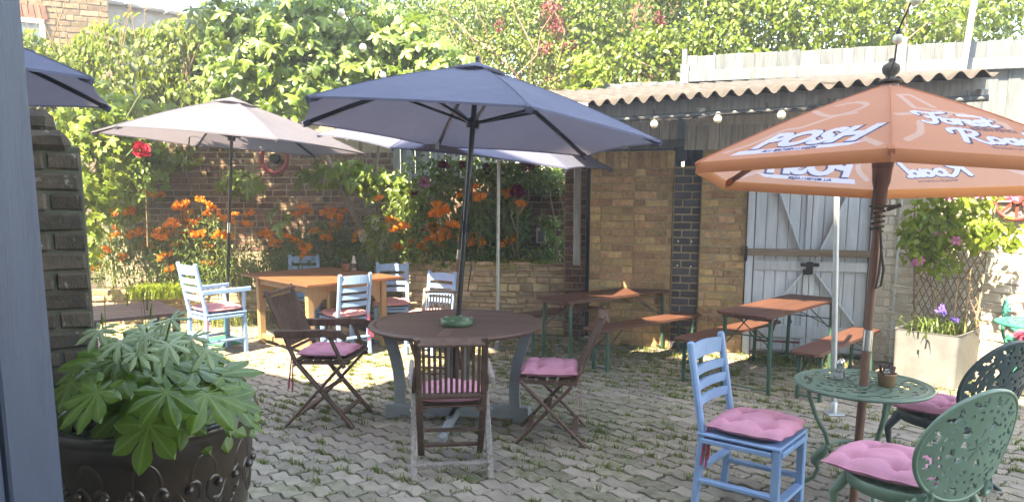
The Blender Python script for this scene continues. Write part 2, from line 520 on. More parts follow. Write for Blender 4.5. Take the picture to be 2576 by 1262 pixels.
m_castgreen = M('sage_cast_metal', (.125, .205, .15), (.10, .17, .125), rough=.42, scale=10, bump=.1, spec=.5)
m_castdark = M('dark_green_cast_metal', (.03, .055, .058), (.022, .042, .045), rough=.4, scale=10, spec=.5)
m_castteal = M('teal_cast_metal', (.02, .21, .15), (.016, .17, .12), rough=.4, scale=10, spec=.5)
m_pot = M('brown_glazed_pot', (.036, .021, .012), (.014, .009, .006), rough=.30, scale=4, coat=.25, spec=.5)
m_terracotta = M('terracotta', (.42, .20, .11), rough=.8)
m_tan = M('tan_card_pot', (.36, .22, .12), (.30, .18, .10), rough=.8)
m_sachet = M('dark_sachet', (.05, .032, .035), (.10, .05, .05), rough=.5, island=.6)
m_sachet_w = M('white_sachet', (.70, .68, .66), rough=.6)
m_glass = M('shaker_glass', (.85, .88, .9), rough=.05, spec=.6)
m_glass.node_tree.nodes['Principled BSDF'].inputs['Transmission Weight'].default_value = .9
m_salt = M('white_salt', (.8, .8, .8), rough=.9)
m_pepper = M('ground_pepper', (.07, .05, .04), rough=.9)
m_bulb = M('frosted_bulb', (.74, .72, .62), (.68, .66, .56), rough=.3, spec=.5, trans=(.8, .75, .6), tmix=.25)
m_cable = M('black_cable', (.02, .02, .022), rough=.6)
m_pane = M('window_glass', (.10, .14, .15), (.07, .10, .11), rough=.06, scale=2, spec=.8)
m_white_paint = M('white_paint', (.55, .55, .53), (.45, .45, .44), rough=.6, scale=6)
m_red_metal = M('shade_toned_red_metal', (.24, .05, .045), (.17, .035, .03), rough=.6, scale=9)  # base red darkened to give the ring a shadowed tone
m_ashtray = M('green_glazed_ashtray', (.09, .16, .085), (.06, .12, .06), rough=.35, scale=9)
m_parapet = M('pale_parapet', (.26, .255, .24), rough=.9, scale=5)
# foliage
m_ivy = M('ivy_leaf', (.10, .145, .011), (.07, .108, .010), rough=.5, island=.35, hue=.022, trans=(.30, .40, .04), tmix=.30, spec=.45)
m_vine = M('vine_leaf', (.135, .195, .022), (.11, .165, .02), rough=.5, island=.3, hue=.018, trans=(.36, .46, .06), tmix=.35, spec=.35)
m_fig = M('fig_leaf', (.098, .160, .024), (.078, .128, .02), rough=.38, obj=.28, hue=.014, trans=(.24, .36, .04), tmix=.28, spec=.35, vein=(.24, .30, .11))
m_fig_mass = M('fig_leaf_mass', (.098, .160, .024), (.078, .128, .02), rough=.38, island=.28, hue=.014, trans=(.26, .38, .05), tmix=.28, spec=.5)
m_shrub = M('shrub_leaf', (.12, .165, .02), (.08, .118, .016), rough=.38, island=.4, hue=.025, trans=(.28, .38, .04), tmix=.26, spec=.5)
m_shrub2 = M('privet_leaf', (.105, .155, .011), (.07, .11, .010), rough=.36, island=.4, hue=.02, trans=(.28, .40, .05), tmix=.26, spec=.5)
m_tree = M('tree_leaf', (.08, .135, .02), (.06, .105, .018), rough=.5, island=.35, hue=.02, trans=(.14, .25, .05), tmix=.3)
m_red_leaf = M('red_creeper_leaf', (.20, .045, .05), rough=.5, island=.35, trans=(.35, .06, .06), tmix=.3)
m_rose_leaf = M('rose_leaf', (.12, .185, .04), (.085, .14, .03), rough=.4, island=.4, hue=.02, trans=(.17, .28, .05), tmix=.28, spec=.5)
m_lily_leaf = M('lily_leaf', (.115, .17, .045), (.085, .13, .034), rough=.45, island=.35, hue=.02, trans=(.2, .3, .06), tmix=.3)
m_orange_petal = M('orange_petal', (.74, .33, .055), (.66, .20, .03), rough=.55, scale=50, island=.25, hue=.022, trans=(.85, .3, .02), tmix=.35, spec=.2)
m_red_rose = M('red_rose_petal', (.42, .012, .045), (.34, .01, .035), rough=.6, scale=40, trans=(.5, .02, .05), tmix=.2)
m_dark_rose = M('maroon_rose_petal', (.15, .008, .03), (.10, .006, .02), rough=.6, scale=40)
m_mauve = M('mauve_petal', (.42, .20, .33), rough=.6, scale=40)
m_pinkflower = M('magenta_clematis_petal', (.55, .13, .33), (.48, .10, .28), rough=.55, trans=(.6, .15, .35), tmix=.3)
m_iris = M('violet_iris_petal', (.22, .17, .58), (.18, .12, .5), rough=.55, trans=(.3, .2, .7), tmix=.3)
m_white_bloom = M('cream_bloom', (.58, .60, .48), rough=.8, island=.15)
m_bark = M('grey_bark', (.27, .23, .175), (.17, .14, .105), rough=.9, scale=9, stretch=(3, 3, .8), bump=.5)
m_stem = M('green_stem', (.10, .14, .045), rough=.6)
m_twig = M('brown_twig', (.23, .165, .10), (.15, .105, .065), rough=.85, scale=12)
m_cane = M('bamboo_cane', (.45, .29, .13), rough=.6)
m_fatsia = M('fatsia_leaf', (.066, .118, .007), (.044, .085, .006), rough=.36, scale=14, obj=.22, hue=.012, trans=(.18, .32, .04), tmix=.25, spec=.5, vein=(.12, .19, .035), bump=.15, bscale=30)
m_fatsia_new = M('young_fatsia_leaf', (.20, .26, .13), (.16, .215, .10), rough=.55, scale=14, obj=.12, trans=(.3, .4, .15), tmix=.25, spec=.4, vein=(.36, .40, .27))
# ------------------------------------------------------------------ setting: ground and paving
def mat_of(root):
    return Matrix.LocRotScale(root.location, root.rotation_euler, (1, 1, 1))
def buildw(mb, name, mat, root):
    """build a part given in world coordinates under a placed root"""
    o = mb.build(name, mat, root)
    o.data.transform(mat_of(root).inverted())
    return o

g = MB()
g.add([(-120, -120, -.05), (120, -120, -.05), (120, 160, -.05), (-120, 160, -.05)], [(0, 1, 2, 3)])
props(g.build('ground', m_earth), kind='structure')
yard = MB()
yard.add([(-9, -3, -.016), (7, -3, -.016), (7, 12, -.016), (-9, 12, -.016)], [(0, 1, 2, 3)])
yard = props(yard.build('courtyard_paving', m_dirt), kind='structure')

PL, PW, PA = .292, .124, R(-38)
def paver_outline(inset=.0065):
    def zig(u): return .016 * math.sin(4 * math.pi * u / PL) + .004 * math.sin(8 * math.pi * u / PL)
    top = [(u, PW / 2 - inset + zig(u)) for u in np.linspace(PL / 2 - inset, -PL / 2 + inset, 13)]
    left = [(-PL / 2 + inset + .010 * math.sin(2 * math.pi * v / PW), v) for v in np.linspace(PW / 2 * .5, -PW / 2 * .5, 3)]
    bot = [(u, -PW / 2 + inset + zig(u)) for u in np.linspace(-PL / 2 + inset, PL / 2 - inset, 13)]
    right = [(PL / 2 - inset + .010 * math.sin(2 * math.pi * v / PW), v) for v in np.linspace(-PW / 2 * .5, PW / 2 * .5, 3)]
    return top + left + bot + right
pv_out = paver_outline()
from mathutils import noise as mnoise
pv_mesh, pv_moss, pv_stain = [], [], []
for k in range(4):
    mb = MB()
    pts = [(x + random.uniform(-.0015, .0015), y + random.uniform(-.0015, .0015)) for x, y in pv_out]
    mb.prism(pts, -.03, .0, ch=.006)
    pv_mesh.append(mb.mesh('paver', m_paver)); pv_moss.append(mb.mesh('paver', m_paver_moss)); pv_stain.append(mb.mesh('paver', m_paver_stain))
def paver_kind(x, y):
    a = mnoise.noise(Vector((x * .8, y * .8, 4.2))) + .6 * mnoise.noise(Vector((x * 2.9, y * 2.9, 1.1))) + random.gauss(0, .16)
    return 1 if a > .30 else 2 if a < -.36 else 0
far_mi = []
def yard_in(x, y):
    if y > 10.9 or y < 2.2 or x < -6.4 or x > 5.6: return False
    if x > .75 and y > 8.98 - .296 * (x - .9) : return False                 # shed wall
    if x > 3.9 and (x - 4.02) * .74 + (y - 7.88) * .67 > .05: return False      # white wall
    if -2.6 < x <= .9 and y > 9.62: return False
    return abs(x) < .85 * y + .9
cells = []
ca, sa = math.cos(PA), math.sin(PA)
for j in range(-90, 90):
    for i in range(-45, 45):
        u, v = (i + (.5 if j % 2 else 0)) * PL, j * PW
        x, y = u * ca - v * sa, 5 + u * sa + v * ca
        if yard_in(x, y):
            inview = abs(x) < .70 * y and y > 4.1
            cells.append((0 if inview else 1, y * y + .3 * x * x, x, y))
cells.sort()
far = MB()
for n, (_, _, x, y) in enumerate(cells):
    rz = PA + random.gauss(0, .016)
    z = random.uniform(-.005, .004)
    tx, ty = random.gauss(0, .014), random.gauss(0, .014)
    x += random.gauss(0, .0018); y += random.gauss(0, .0018)
    if n < 298:
        o = link('paver', random.choice((pv_mesh, pv_moss, pv_stain)[paver_kind(x, y)]), yard)
        o.location = (x, y, z); o.rotation_euler = (tx, ty, rz)
    else:
        m4 = Matrix.LocRotScale((x, y, z), Euler((tx, ty, rz)), None)
        me = random.choice(pv_mesh)
        b = len(far.v)
        far.v.extend([tuple(m4 @ v.co) for v in me.vertices])
        far.f.extend([tuple(i + b for i in p.vertices) for p in me.polygons])
        far.sm.extend([False] * len(me.polygons)); far_mi.extend([paver_kind(x, y)] * len(me.polygons))
me = bpy.data.meshes.new('pavers'); me.from_pydata(far.v, [], far.f); [me.materials.append(q) for q in (m_paver_far, m_paver_moss, m_paver_stain)]; me.polygons.foreach_set('material_index', far_mi)
props(link('pavers', me, yard), kind='stuff')

# grass in the joints
gv, gf = [], []
def tuft(x, y, n, h, spread):
    for _ in range(n):
        a = random.uniform(0, 6.283)
        bx, by = x + random.gauss(0, spread), y + random.gauss(0, spread)
        hh = h * random.uniform(.4, 1.1)
        lx, ly = math.cos(a) * hh * random.uniform(.3, 1.1), math.sin(a) * hh * random.uniform(.3, 1.1)
        w = random.uniform(.0018, .0034)
        wx, wy = -math.sin(a) * w, math.cos(a) * w
        b = len(gv)
        gv.extend([(bx - wx, by - wy, -.01), (bx + wx, by + wy, -.01), (bx + lx * .45 - wx * .8, by + ly * .45 - wy * .8, hh * .6), (bx + lx * .45 + wx * .8, by + ly * .45 + wy * .8, hh * .6), (bx + lx, by + ly, hh * .8)])
        gf.extend([(b, b + 1, b + 3), (b, b + 3, b + 2), (b + 2, b + 3, b + 4)])
for _ in range(26000):
    c = cells[int(random.random() ** .8 * min(len(cells), 1900))]
    x, y = c[2], c[3]
    d = mnoise.noise(Vector((x * .9, y * .9, 3.1))) + .5 * mnoise.noise(Vector((x * 3, y * 3, 8)))
    lim = -.10 if x > -.9 else .16
    if d < lim and random.random() > .10: continue
    u = random.uniform(-.5, .5) * PL
    v = PW / 2 if random.random() < .75 else random.uniform(-.5, .5) * PW
    if v != PW / 2: u = PL / 2
    if random.random() < .55: v, u = PW / 2, -PL / 4 + random.gauss(0, .02)
    px, py = x + u * ca - v * sa, y + u * sa + v * ca
    big = random.random() < .22
    tuft(px, py, random.randint(8, 16) if big else random.randint(3, 8), random.uniform(.03, .065) if big else random.uniform(.014, .03), .016 if big else .018)
for (x, y, s) in [(1.55, 8.35, 1.2), (2.9, 7.75, 1.6), (3.1, 7.6, 1.6), (3.3, 7.7, 1.4), (2.0, 8.15, 1.2), (2.25, 7.4, 1.1), (3.3, 6.0, 1.1)]:
    for _ in range(14): tuft(x + random.gauss(0, .12), y + random.gauss(0, .05), 9, .06 * s, .02)
props(link('joint_grass', np_mesh('joint_grass', gv, gf, m_grass)), 'tufts of grass growing in the joints between the pavers', 'grass', kind='stuff')

# ------------------------------------------------------------------ masonry
def brick_meshes(L, h, d, mat, jit=.003, ch=.006, n=4, name='brick'):
    out = []
    for _ in range(n):
        mb = MB(); mb.box((0, 0, 0), (L, d, h), ch=ch, jit=jit)
        out.append(mb.mesh(name, mat))
    return out
def lay(root, x0, x1, z0, z1, course, L, mat, meshes=None, joint=.012, proud=.008, bond='stretcher', y0=0.0, limit=300, name='brick', jit=.003, soldier=False, rnd=.0):
    """courses of bricks on the face y=y0 of a wall (outward -y)"""
    meshes = meshes or brick_meshes(L - joint, course - joint, .06, mat, jit, name=name)
    nrow = max(1, int(round((z1 - z0) / course)))
    n = 0
    for r in range(nrow):
        z = z0 + (r + .5) * course
        if z > z1: break
        x = x0 - random.uniform(0, .4) * L if rnd else x0 - (L / 2 if r % 2 else 0)
        k = 0
        while x < x1 - .02:
            bl = L
            if bond == 'flemish': bl = L if (k + r) % 2 else L * .49
            if rnd: bl = L * random.choice((.45, 1, 1, .8, 1.1))
            a, b = max(x, x0), min(x + bl, x1)
            k += 1; x += bl
            if b - a < .035 or n >= limit: continue
            o = link(name, random.choice(meshes), root)
            o.location = ((a + b) / 2, y0 + .03 - proud + random.uniform(-.003, .003), z + random.uniform(-.002, .002))
            o.scale = ((b - a - joint) / (L - joint), 1, random.uniform(.95, 1.03))
            o.rotation_euler = (0, random.gauss(0, .006 + rnd * .02), 0)
            n += 1
    return meshes
def slab(root, name, x0, x1, y0, y1, z0, z1, mat):
    mb = MB(); mb.box(((x0 + x1) / 2, (y0 + y1) / 2, (z0 + z1) / 2), (x1 - x0, y1 - y0, z1 - z0), ch=.004)
    return mb.build(name, mat, root)

SHED_A = math.atan2(-.284, .959)
SU, SN = Vector((.959, -.284, 0)), Vector((-.284, -.959, 0))
SA = Vector((.93, 8.88, 0))
def sw(t, d, z): return SA + SU * t + SN * d + Vector((0, 0, z))

shed = thing('brick_wall', 'yellow stock brick wall under the corrugated roof behind the long beer table', 'wall', SA, SHED_A)
slab(shed, 'mortar', 0, .965, 0, .2, 0, 2.30, m_stock_mortar)
lay(shed, 0, .965, 0, 2.10, .0875, .262, m_stock, bond='flemish')
mb = brick_meshes(.075, .19, .06, m_stock)
for k in range(11):
    o = link('brick', random.choice(mb), shed); o.location = (.045 + k * .088, .022, 2.20)
dk = thing('brick_pier', 'dark blue engineering brick pier set into the yellow brick wall', 'pier', sw(.97, .012, 0), SHED_A)
slab(dk, 'mortar', 0, .31, 0, .2, 0, 2.12, m_stock_mortar)
lay(dk, .004, .306, 0, 2.10, .0875, .205, m_blue_brick, jit=.0015, joint=.014)
mb = MB()
for (x, z) in [(.07, 1.27), (.22, 1.27), (.07, .99), (.22, .98)]: mb.lathe([(.0, 0), (.012, 0), (.010, .012), (0, .016)], 8)
wp = MB()
for (x, z) in [(.07, 1.27), (.22, 1.27), (.07, .99), (.22, .98)]: wp.box((x, -.014, z), (.016, .012, .022), ch=.004)
wp.build('wall_plug', m_white_paint, dk)
rp = thing('brick_pier', 'worn yellow brick pier with broken edges beside the blue barn doors', 'pier', sw(1.283, .06, 0), SHED_A)
slab(rp, 'mortar', 0, .50, 0, .28, 0, 2.30, m_stock_mortar)
lay(rp, .0, .50, 0, 2.28, .0875, .24, m_stock, jit=.008, rnd=.5, bond='stretcher', joint=.016)
dkl = thing('brick_pier', 'narrow dark brick return behind the white wooden post at the corner', 'pier', Vector((.66, 9.33, 0)), R(-4))
slab(dkl, 'mortar', 0, .27, 0, .2, 0, 2.35, m_stock_mortar)
lay(dkl, .0, .27, 0, 2.33, .0875, .205, m_wall_brick, jit=.0015, joint=.014)

# boards above the brick wall
ub = thing('shed_cladding', 'weathered grey boards hanging above the yellow brick wall under the roof', 'cladding', sw(.15, .02, 2.34), SHED_A)
for k in range(8):
    mb = MB(); mb.box((.05 + k * .108, .0, .20), (.102, .018, .42), ch=.003); mb.build('board', m_board_grey, ub)
mb = MB(); mb.box((.62, -.025, .035), (.66, .022, .085), ch=.003); mb.build('rail', m_fence, ub)
ub2 = thing('shed_cladding', 'dark weathered boards under the eaves above the barn doors', 'cladding', sw(1.08, .05, 2.30), SHED_A)
for k in range(17):
    mb = MB(); mb.box((.06 + k * .125, random.uniform(-.003, .003), .18), (.119, .02, .36), ch=.003); mb.build('board', m_board_dark, ub2)
mb = MB(); mb.box((1.08, -.03, .33), (2.12, .03, .13), ch=.004); mb.build('rail', m_board_dark, ub2)

# barn doors
bd = thing('barn_doors', 'pair of faded blue boarded barn doors with diagonal braces and wooden bar', 'door', sw(1.80, .03, 0), SHED_A)
DW, DH = 1.33, 2.28
for sx, nm in ((.03, 'door_post'), (DW - .03, 'door_post')):
    mb = MB(); mb.box((sx, -.01, DH / 2), (.075, .09, DH), ch=.006); mb.build(nm, m_door_blue, bd)
for side in (0, 1):
    lf = MB()
    x0 = .075 + side * .592
    lf.box((x0 + .295, .03, 1.13), (.585, .02, 2.2), ch=.003)
    leaf = lf.build('door_leaf', m_board_dark, bd)
    for k in range(5):
        mb = MB(); mb.box((x0 + .06 + k * .1175, .012 + random.uniform(-.002, .002), 1.14), (.112, .022, 2.16), ch=.006)
        mb.build('plank', m_door_blue, leaf)
    for z in (.28, 1.02, 2.0):
        mb = MB(); mb.box((x0 + .294, -.012, z), (.58, .024, .105 if z > .5 else .14), ch=.004); mb.build('rail', m_door_blue, leaf)
    inner, outer = (x0 + .53, x0 + .08) if side == 0 else (x0 + .06, x0 + .51)
    for (xa, za, xb, zb) in ((outer + (.12 if side == 0 else -.12), 1.94, inner, 1.09), (inner, .95, outer, .36)):
        mb = MB(); mb.bar((xa, -.012, za), (xb, -.012, zb), .020, .095, up=(0, 1, 0)); mb.build('brace', m_door_blue, leaf)
    mb = MB(); mb.box((x0 + (.56 if side == 0 else .03), -.010, 1.14), (.055, .02, 2.1), ch=.004); mb.build('stile', m_door_blue, leaf)
mb = MB(); mb.box((DW / 2, -.065, 1.17), (DW + .06, .035, .075), ch=.005); mb.build('bar', M('grey_oak_bar', (.25, .20, .15), (.15, .12, .09), rough=.85, scale=4, stretch=(1, 8, 8), bump=.3), bd)
mb = MB()
for x in (-.01, DW + .01): mb.box((x, -.06, 1.15), (.03, .06, .17), ch=.004)
mb.build('bracket', m_black_metal, bd)
mb = MB(); mb.box((.667, -.035, 1.00), (.07, .03, .14), ch=.008); mb.box((.667, -.05, 1.04), (.19, .02, .04), ch=.006); mb.box((.62, -.05, .96), (.05, .03, .06), ch=.006)
mb.build('latch', m_cable, bd)
mb = MB(); mb.box((.36, -.0, .16), (.5, .02, .02)); mb.build('iron_strap', m_red_metal, bd)

wb = thing('brick_pier', 'narrow whitewashed brick pier at the right side of the barn doors', 'pier', sw(3.135, .07, 0), SHED_A)
slab(wb, 'mortar', 0, .16, 0, .3, 0, 2.3, m_white_mortar)
lay(wb, 0, .16, 0, 2.28, .0875, .16, m_white_brick, jit=.008, bond='none', joint=.014)
bp = thing('wooden_post', 'pale blue painted timber post in the corner beside the whitewashed wall', 'post', sw(3.37, .06, 0), SHED_A)
mb = MB(); mb.box((0, 0, 1.22), (.115, .10, 2.44), ch=.008, jit=.003); mb.build('post', M('pale_blue_post_paint', (.46, .54, .54), (.36, .43, .43), rough=.75, scale=5, stretch=(6, 6, .7), bump=.3, spots=(.28, .25, .2), spot_scale=10, spot_at=(.66, .76)), bp)
wpst = thing('wooden_post', 'flaking white timber post standing on the stone bed wall below the roof end', 'post', (.80, 9.14, .94))
mb = MB(); mb.box((0, 0, .80), (.085, .085, 1.6), ch=.006, jit=.002); mb.build('post', M('flaking_white_post_paint', (.46, .47, .45), (.28, .28, .27), rough=.85, scale=5, stretch=(6, 6, .7), bump=.4, spots=(.16, .14, .11), spot_scale=9, spot_at=(.64, .72)), wpst)

# white wall on the right
RW_A = math.atan2(-.74, .67)
rw = thing('whitewashed_wall', 'whitewashed rough brick wall in full sun on the right of the yard', 'wall', (3.98, 7.96, 0), RW_A)
slab(rw, 'mortar', 0, 3.6, 0, .25, 0, 2.5, m_white_mortar)
lay(rw, .10, 2.6, 0, 2.48, .095, .25, m_white_brick, jit=.012, rnd=.5, joint=.013, proud=.010, limit=298)

# canopy roof
def roofpt(s, r):
    """s along the front edge 0..1, r from front 0 to back 1"""
    f = Vector((.70, 7.02, 2.63)).lerp(Vector((3.55, 5.58, 2.68)), s)
    b = Vector((.25, 9.30, 3.02)).lerp(Vector((4.15, 8.12, 3.06)), s)
    return f.lerp(b, r)
roof = thing('corrugated_roof', 'brown corrugated lean-to roof in front of the whitewashed fence', 'roof', (.93, 8.88, 0))
NW = 23
for sh in range(3):
    vs, fs = [], []
    s0, s1 = sh / 3 - (.012 if sh else 0), (sh + 1) / 3
    n = int((s1 - s0) * NW * 10)
    for i in range(n + 1):
        s = s0 + (s1 - s0) * i / n
        w = .030 * math.sin(2 * math.pi * s * NW) + (.006 if sh == 1 else 0)
        for r in range(7):
            p = roofpt(s, r / 6 - .02 + (.006 * sh)) + Vector((0, 0, w))
            vs.append(p); 
    for i in range(n):
        for r in range(6):
            a = i * 7 + r
            fs.append((a, a + 7, a + 8, a + 1))
    mb = MB(); mb.add(vs, fs, True)
    o = buildw(mb, 'roof_sheet', m_roof, roof)
    so = o.modifiers.new('solid', 'SOLIDIFY'); so.thickness = .008
mb = MB()
for r in (.14, .4, .65, .9):
    mb.bar(roofpt(0.01, r) - Vector((0, 0, .085)), roofpt(.99, r) - Vector((0, 0, .085)), .05, .09)
buildw(mb, 'purlin', m_board_dark, roof)
mb = MB()
mb.bar(roofpt(0.0, .085) - Vector((0, 0, .095)), roofpt(1, .085) - Vector((0, 0, .095)), .022, .13)
buildw(mb, 'fascia', m_board_dark, roof)
mb = MB()
for s in (.01, .34, .68, .99): mb.bar(roofpt(s, 0.05) - Vector((0, 0, .16)), roofpt(s, .97) - Vector((0, 0, .16)), .05, .09)
buildw(mb, 'rafter', m_board_dark, roof)
mb = MB(); mb.bar(roofpt(-.004, -.01) - Vector((0, 0, .06)), roofpt(-.004, 1) - Vector((0, 0, .12)), .02, .14); buildw(mb, 'verge_shade_board', m_board_dark, roof)  # board added under the roof end to shade the brick wall
mb = MB()
pts = [roofpt(k / 12, .055) - Vector((0, 0, .165 + .015 * k / 12)) for k in range(13)]
mb.tube(pts, .026, 10)
gt = buildw(mb, 'gutter', m_gutter, roof)
mb = MB()
for k in range(7):
    p = roofpt(.06 + k * .15, .055) - Vector((0, 0, .167 + .015 * k / 7))
    mb.lathe([(.031, -.012), (.031, .012)], 10, c=p)
    mb.bar(p, p + Vector((0, .02, .07)), .012, .006)
buildw(mb, 'gutter_clip', m_gutter, roof)

# limewashed fence above the shed
F0, FU = Vector((.55, 9.44, 0)), SU
fen = thing('board_fence', 'tall limewashed board fence rising behind the corrugated roof', 'fence', F0 + FU * 1.56, SHED_A)
x = 0.02; k = 0
while x < 4.5:
    w = random.uniform(.095, .125)
    zt = 3.42 + random.uniform(-.008, .008)
    mb = MB(); mb.box((x + w / 2, .01 + (k % 2) * .012, zt / 2), (w + .012, .016, zt - .02), ch=.003)
    mb.build('board', m_fence, fen); x += w; k += 1
for z, hh in ((3.165, .125), (2.42, .12)):
    for (a, b) in ((.03, 2.22), (2.33, 4.5)):
        mb = MB(); mb.box(((a + b) / 2, -.04, z), (b - a, .06, hh), ch=.005); mb.build('rail', m_fence, fen)
for x in (-.01, 2.275):
    mb = MB(); mb.box((x, -.035, 2.75 if x < 0 else 2.88), (.10, .09, 1.1 if x < 0 else 1.2), ch=.006); mb.build('fence_post', m_fence, fen)
mb = MB(); mb.box((-.02, .02, 2.84), (.06, .05, 1.30), ch=.005); mb.build('fence_post', m_fence, fen)
fen2 = thing('board_fence', 'lower limewashed board fence beside the step in the fence above the roof end', 'fence', F0, SHED_A)
x = .27; k = 0
while x < 1.50:
    w = random.uniform(.095, .12)
    zt = 3.14 + random.uniform(-.008, .008)
    mb = MB(); mb.box((x + w / 2, .01 + (k % 2) * .012, zt / 2), (w + .01, .016, zt - .02), ch=.003)
    mb.build('board', m_fence, fen2); x += w; k += 1
mb = MB(); mb.box((.89, -.03, 2.62), (1.24, .04, .09), ch=.004); mb.build('rail', m_fence, fen2)

# steel pole on the fence
pf = thing('steel_pole', 'tall galvanised pole clamped to the limewashed fence', 'pole', at(2412, 330, 7.9))
mb = MB(); mb.tube([Vector((0, 0, -1.0)), Vector((-.03, 0, .4)), Vector((.02, -.12, 1.9))], .032, 12); mb.build('pole', m_galv, pf)
mb = MB(); mb.box((0, .03, .35), (.26, .03, .075), ch=.004); mb.lathe([(.045, .30), (.045, .37)], 12, c=(-.03, 0, .02)); mb.build('bracket', m_galv, pf)

# raised bed of rubble stone, soil, back walls
def rubble(root, L, H, mat, limit=170, hmin=.05, hmax=.11):
    n = 0; z = 0
    while z < H - .03:
        h = min(random.uniform(hmin, hmax), H - z)
        x = random.uniform(-.1, 0)
        while x < L - .02:
            l = random.uniform(.10, .34)
            a, b = max(0, x), min(x + l, L)
            x += l
            if b - a < .03 or n > limit: continue
            hh = h * random.choice((1, 1, 1, .62)) 
            mb = MB(); mb.box((0, 0, 0), (b - a - .014, .1, hh - .012), ch=.012, jit=.009)
            o = mb.build('stone', mat, root)
            o.location = ((a + b) / 2, .045 + random.uniform(-.016, .014), z + hh / 2)
            n += 1
            if hh < h * .9 and h - hh > .025:
                mb = MB(); mb.box((0, 0, 0), (b - a - .02, .1, h - hh - .008), ch=.008, jit=.006)
                o = mb.build('stone', mat, root)
                o.location = ((a + b) / 2, .05 + random.uniform(-.012, .014), z + hh + (h - hh) / 2)
        z += h
bw = thing('stone_bed_wall', 'dry rubble stone wall of the raised flower bed below the roses', 'wall', (-1.45, 9.66, 0), math.atan2(-.30, 2.27))
slab(bw, 'mortar', 0, 2.29, .01, .22, 0, .90, m_stone_mortar)
rubble(bw, 2.29, .95, m_stone)
bw2 = thing('stone_bed_wall', 'low stone edging of the flower bed behind the teak table', 'wall', (-4.3, 10.42, 0), math.atan2(-.02, 2.9))
slab(bw2, 'mortar', 0, 2.9, .01, .2, 0, .46, m_stone_mortar)
rubble(bw2, 2.9, .50, m_stone, 120)
bw3 = thing('stone_bed_wall', 'low sunlit stone edging of the bed at the far left behind the pier', 'wall', (-6.3, 10.15, 0), math.atan2(.27, 2.0))
slab(bw3, 'mortar', 0, 2.0, .01, .2, 0, .46, m_stone_mortar)
rubble(bw3, 2.0, .50, m_stone, 80)
bs = MB(); bs.prism([(-1.42, 9.72), (.80, 9.44), (.80, 10.3), (-1.5, 10.9)], .3, .88)
props(bs.build('bed_soil', m_earth), kind='structure')
bs = MB(); bs.prism([(-6.3, 10.3), (-4.3, 10.5), (-1.5, 10.5), (-1.4, 11.15), (-6.4, 11.25)], -.02, .42)
props(bs.build('bed_soil', m_earth), kind='structure')

bk = thing('garden_wall', 'old brown brick wall in shade behind the orange lilies', 'wall', (-6.2, 11.22, 0), math.atan2(-.12, 4.4))
slab(bk, 'mortar', 0, 4.45, 0, .3, 0, 2.9, m_wall_mortar)
lay(bk, .5, 4.45, .95, 2.75, .092, .262, m_wall_brick, jit=.004, joint=.017, limit=299, bond='stretcher', rnd=.3)
bk2 = thing('garden_wall', 'lower brown brick wall behind the rose bushes', 'wall', (-1.78, 11.0, 0), math.atan2(-1.05, 2.55))
slab(bk2, 'mortar', 0, 2.72, 0, .3, 0, 1.95, m_wall_mortar)
lay(bk2, 0, 2.72, .78, 1.95, .092, .262, m_wall_brick, jit=.004, joint=.015, limit=280)
gf_ = thing('board_fence', 'grey boarded fence above the low brick wall behind the parasols', 'fence', (-1.78, 11.06, 1.95), math.atan2(-1.05, 2.55))
for k in range(22):
    mb = MB(); mb.box((.06 + k * .124, .06 + (k % 2) * .01, .34), (.120, .018, .68), ch=.003); mb.build('board', m_grey_fence, gf_)
mb = MB(); mb.box((1.36, .03, .12), (2.7, .04, .08)); mb.box((1.36, .03, .58), (2.7, .04, .08)); mb.build('rail', m_grey_fence, gf_)
for x in (.3, 1.5): 
    mb = MB(); mb.box((x, .02, .3), (.09, .08, .74)); mb.build('fence_post', m_grey_fence, gf_)

# left pier
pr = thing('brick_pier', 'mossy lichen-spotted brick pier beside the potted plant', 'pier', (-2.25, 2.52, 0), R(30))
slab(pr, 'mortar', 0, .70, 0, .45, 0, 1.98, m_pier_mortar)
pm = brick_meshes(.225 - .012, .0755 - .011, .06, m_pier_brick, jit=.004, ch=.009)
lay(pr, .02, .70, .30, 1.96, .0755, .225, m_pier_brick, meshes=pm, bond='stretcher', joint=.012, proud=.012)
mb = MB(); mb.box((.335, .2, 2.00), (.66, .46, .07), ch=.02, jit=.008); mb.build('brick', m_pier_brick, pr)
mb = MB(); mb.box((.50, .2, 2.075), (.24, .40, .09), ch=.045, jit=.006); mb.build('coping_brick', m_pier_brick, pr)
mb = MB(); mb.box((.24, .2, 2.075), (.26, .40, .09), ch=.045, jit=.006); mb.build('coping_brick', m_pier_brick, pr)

# the pub behind the camera: two storeys on the left, three on the right
FA = math.atan2(-.725, 1.0)
fu, fn = Vector((math.cos(FA), math.sin(FA), 0)), Vector((math.sin(FA), -math.cos(FA), 0))   # fn points into the building
fp = Vector((-.38, -.36, 0))
pub = thing('pub_building', 'rendered pub building whose wall stands behind the open blue door', 'building', fp, FA)
tl = -4.6
slab(pub, 'wall', tl, 12, -9.0, -.12, 0, 10.6, m_render)
slab(pub, 'wing', tl - 9, tl, -9.0, -.12, 0, 6.6, m_render)

shade_slab = thing('unseen_shade_roof', 'unseen roof slab added above the doorway to shade door, pot and pier', 'shade_slab', fp, FA)  # unseen roof added to darken the door, pot and brick pier
slab(shade_slab, 'roof', -3.3, 1.6, -.11, 1.25, 2.78, 2.90, m_board_dark)
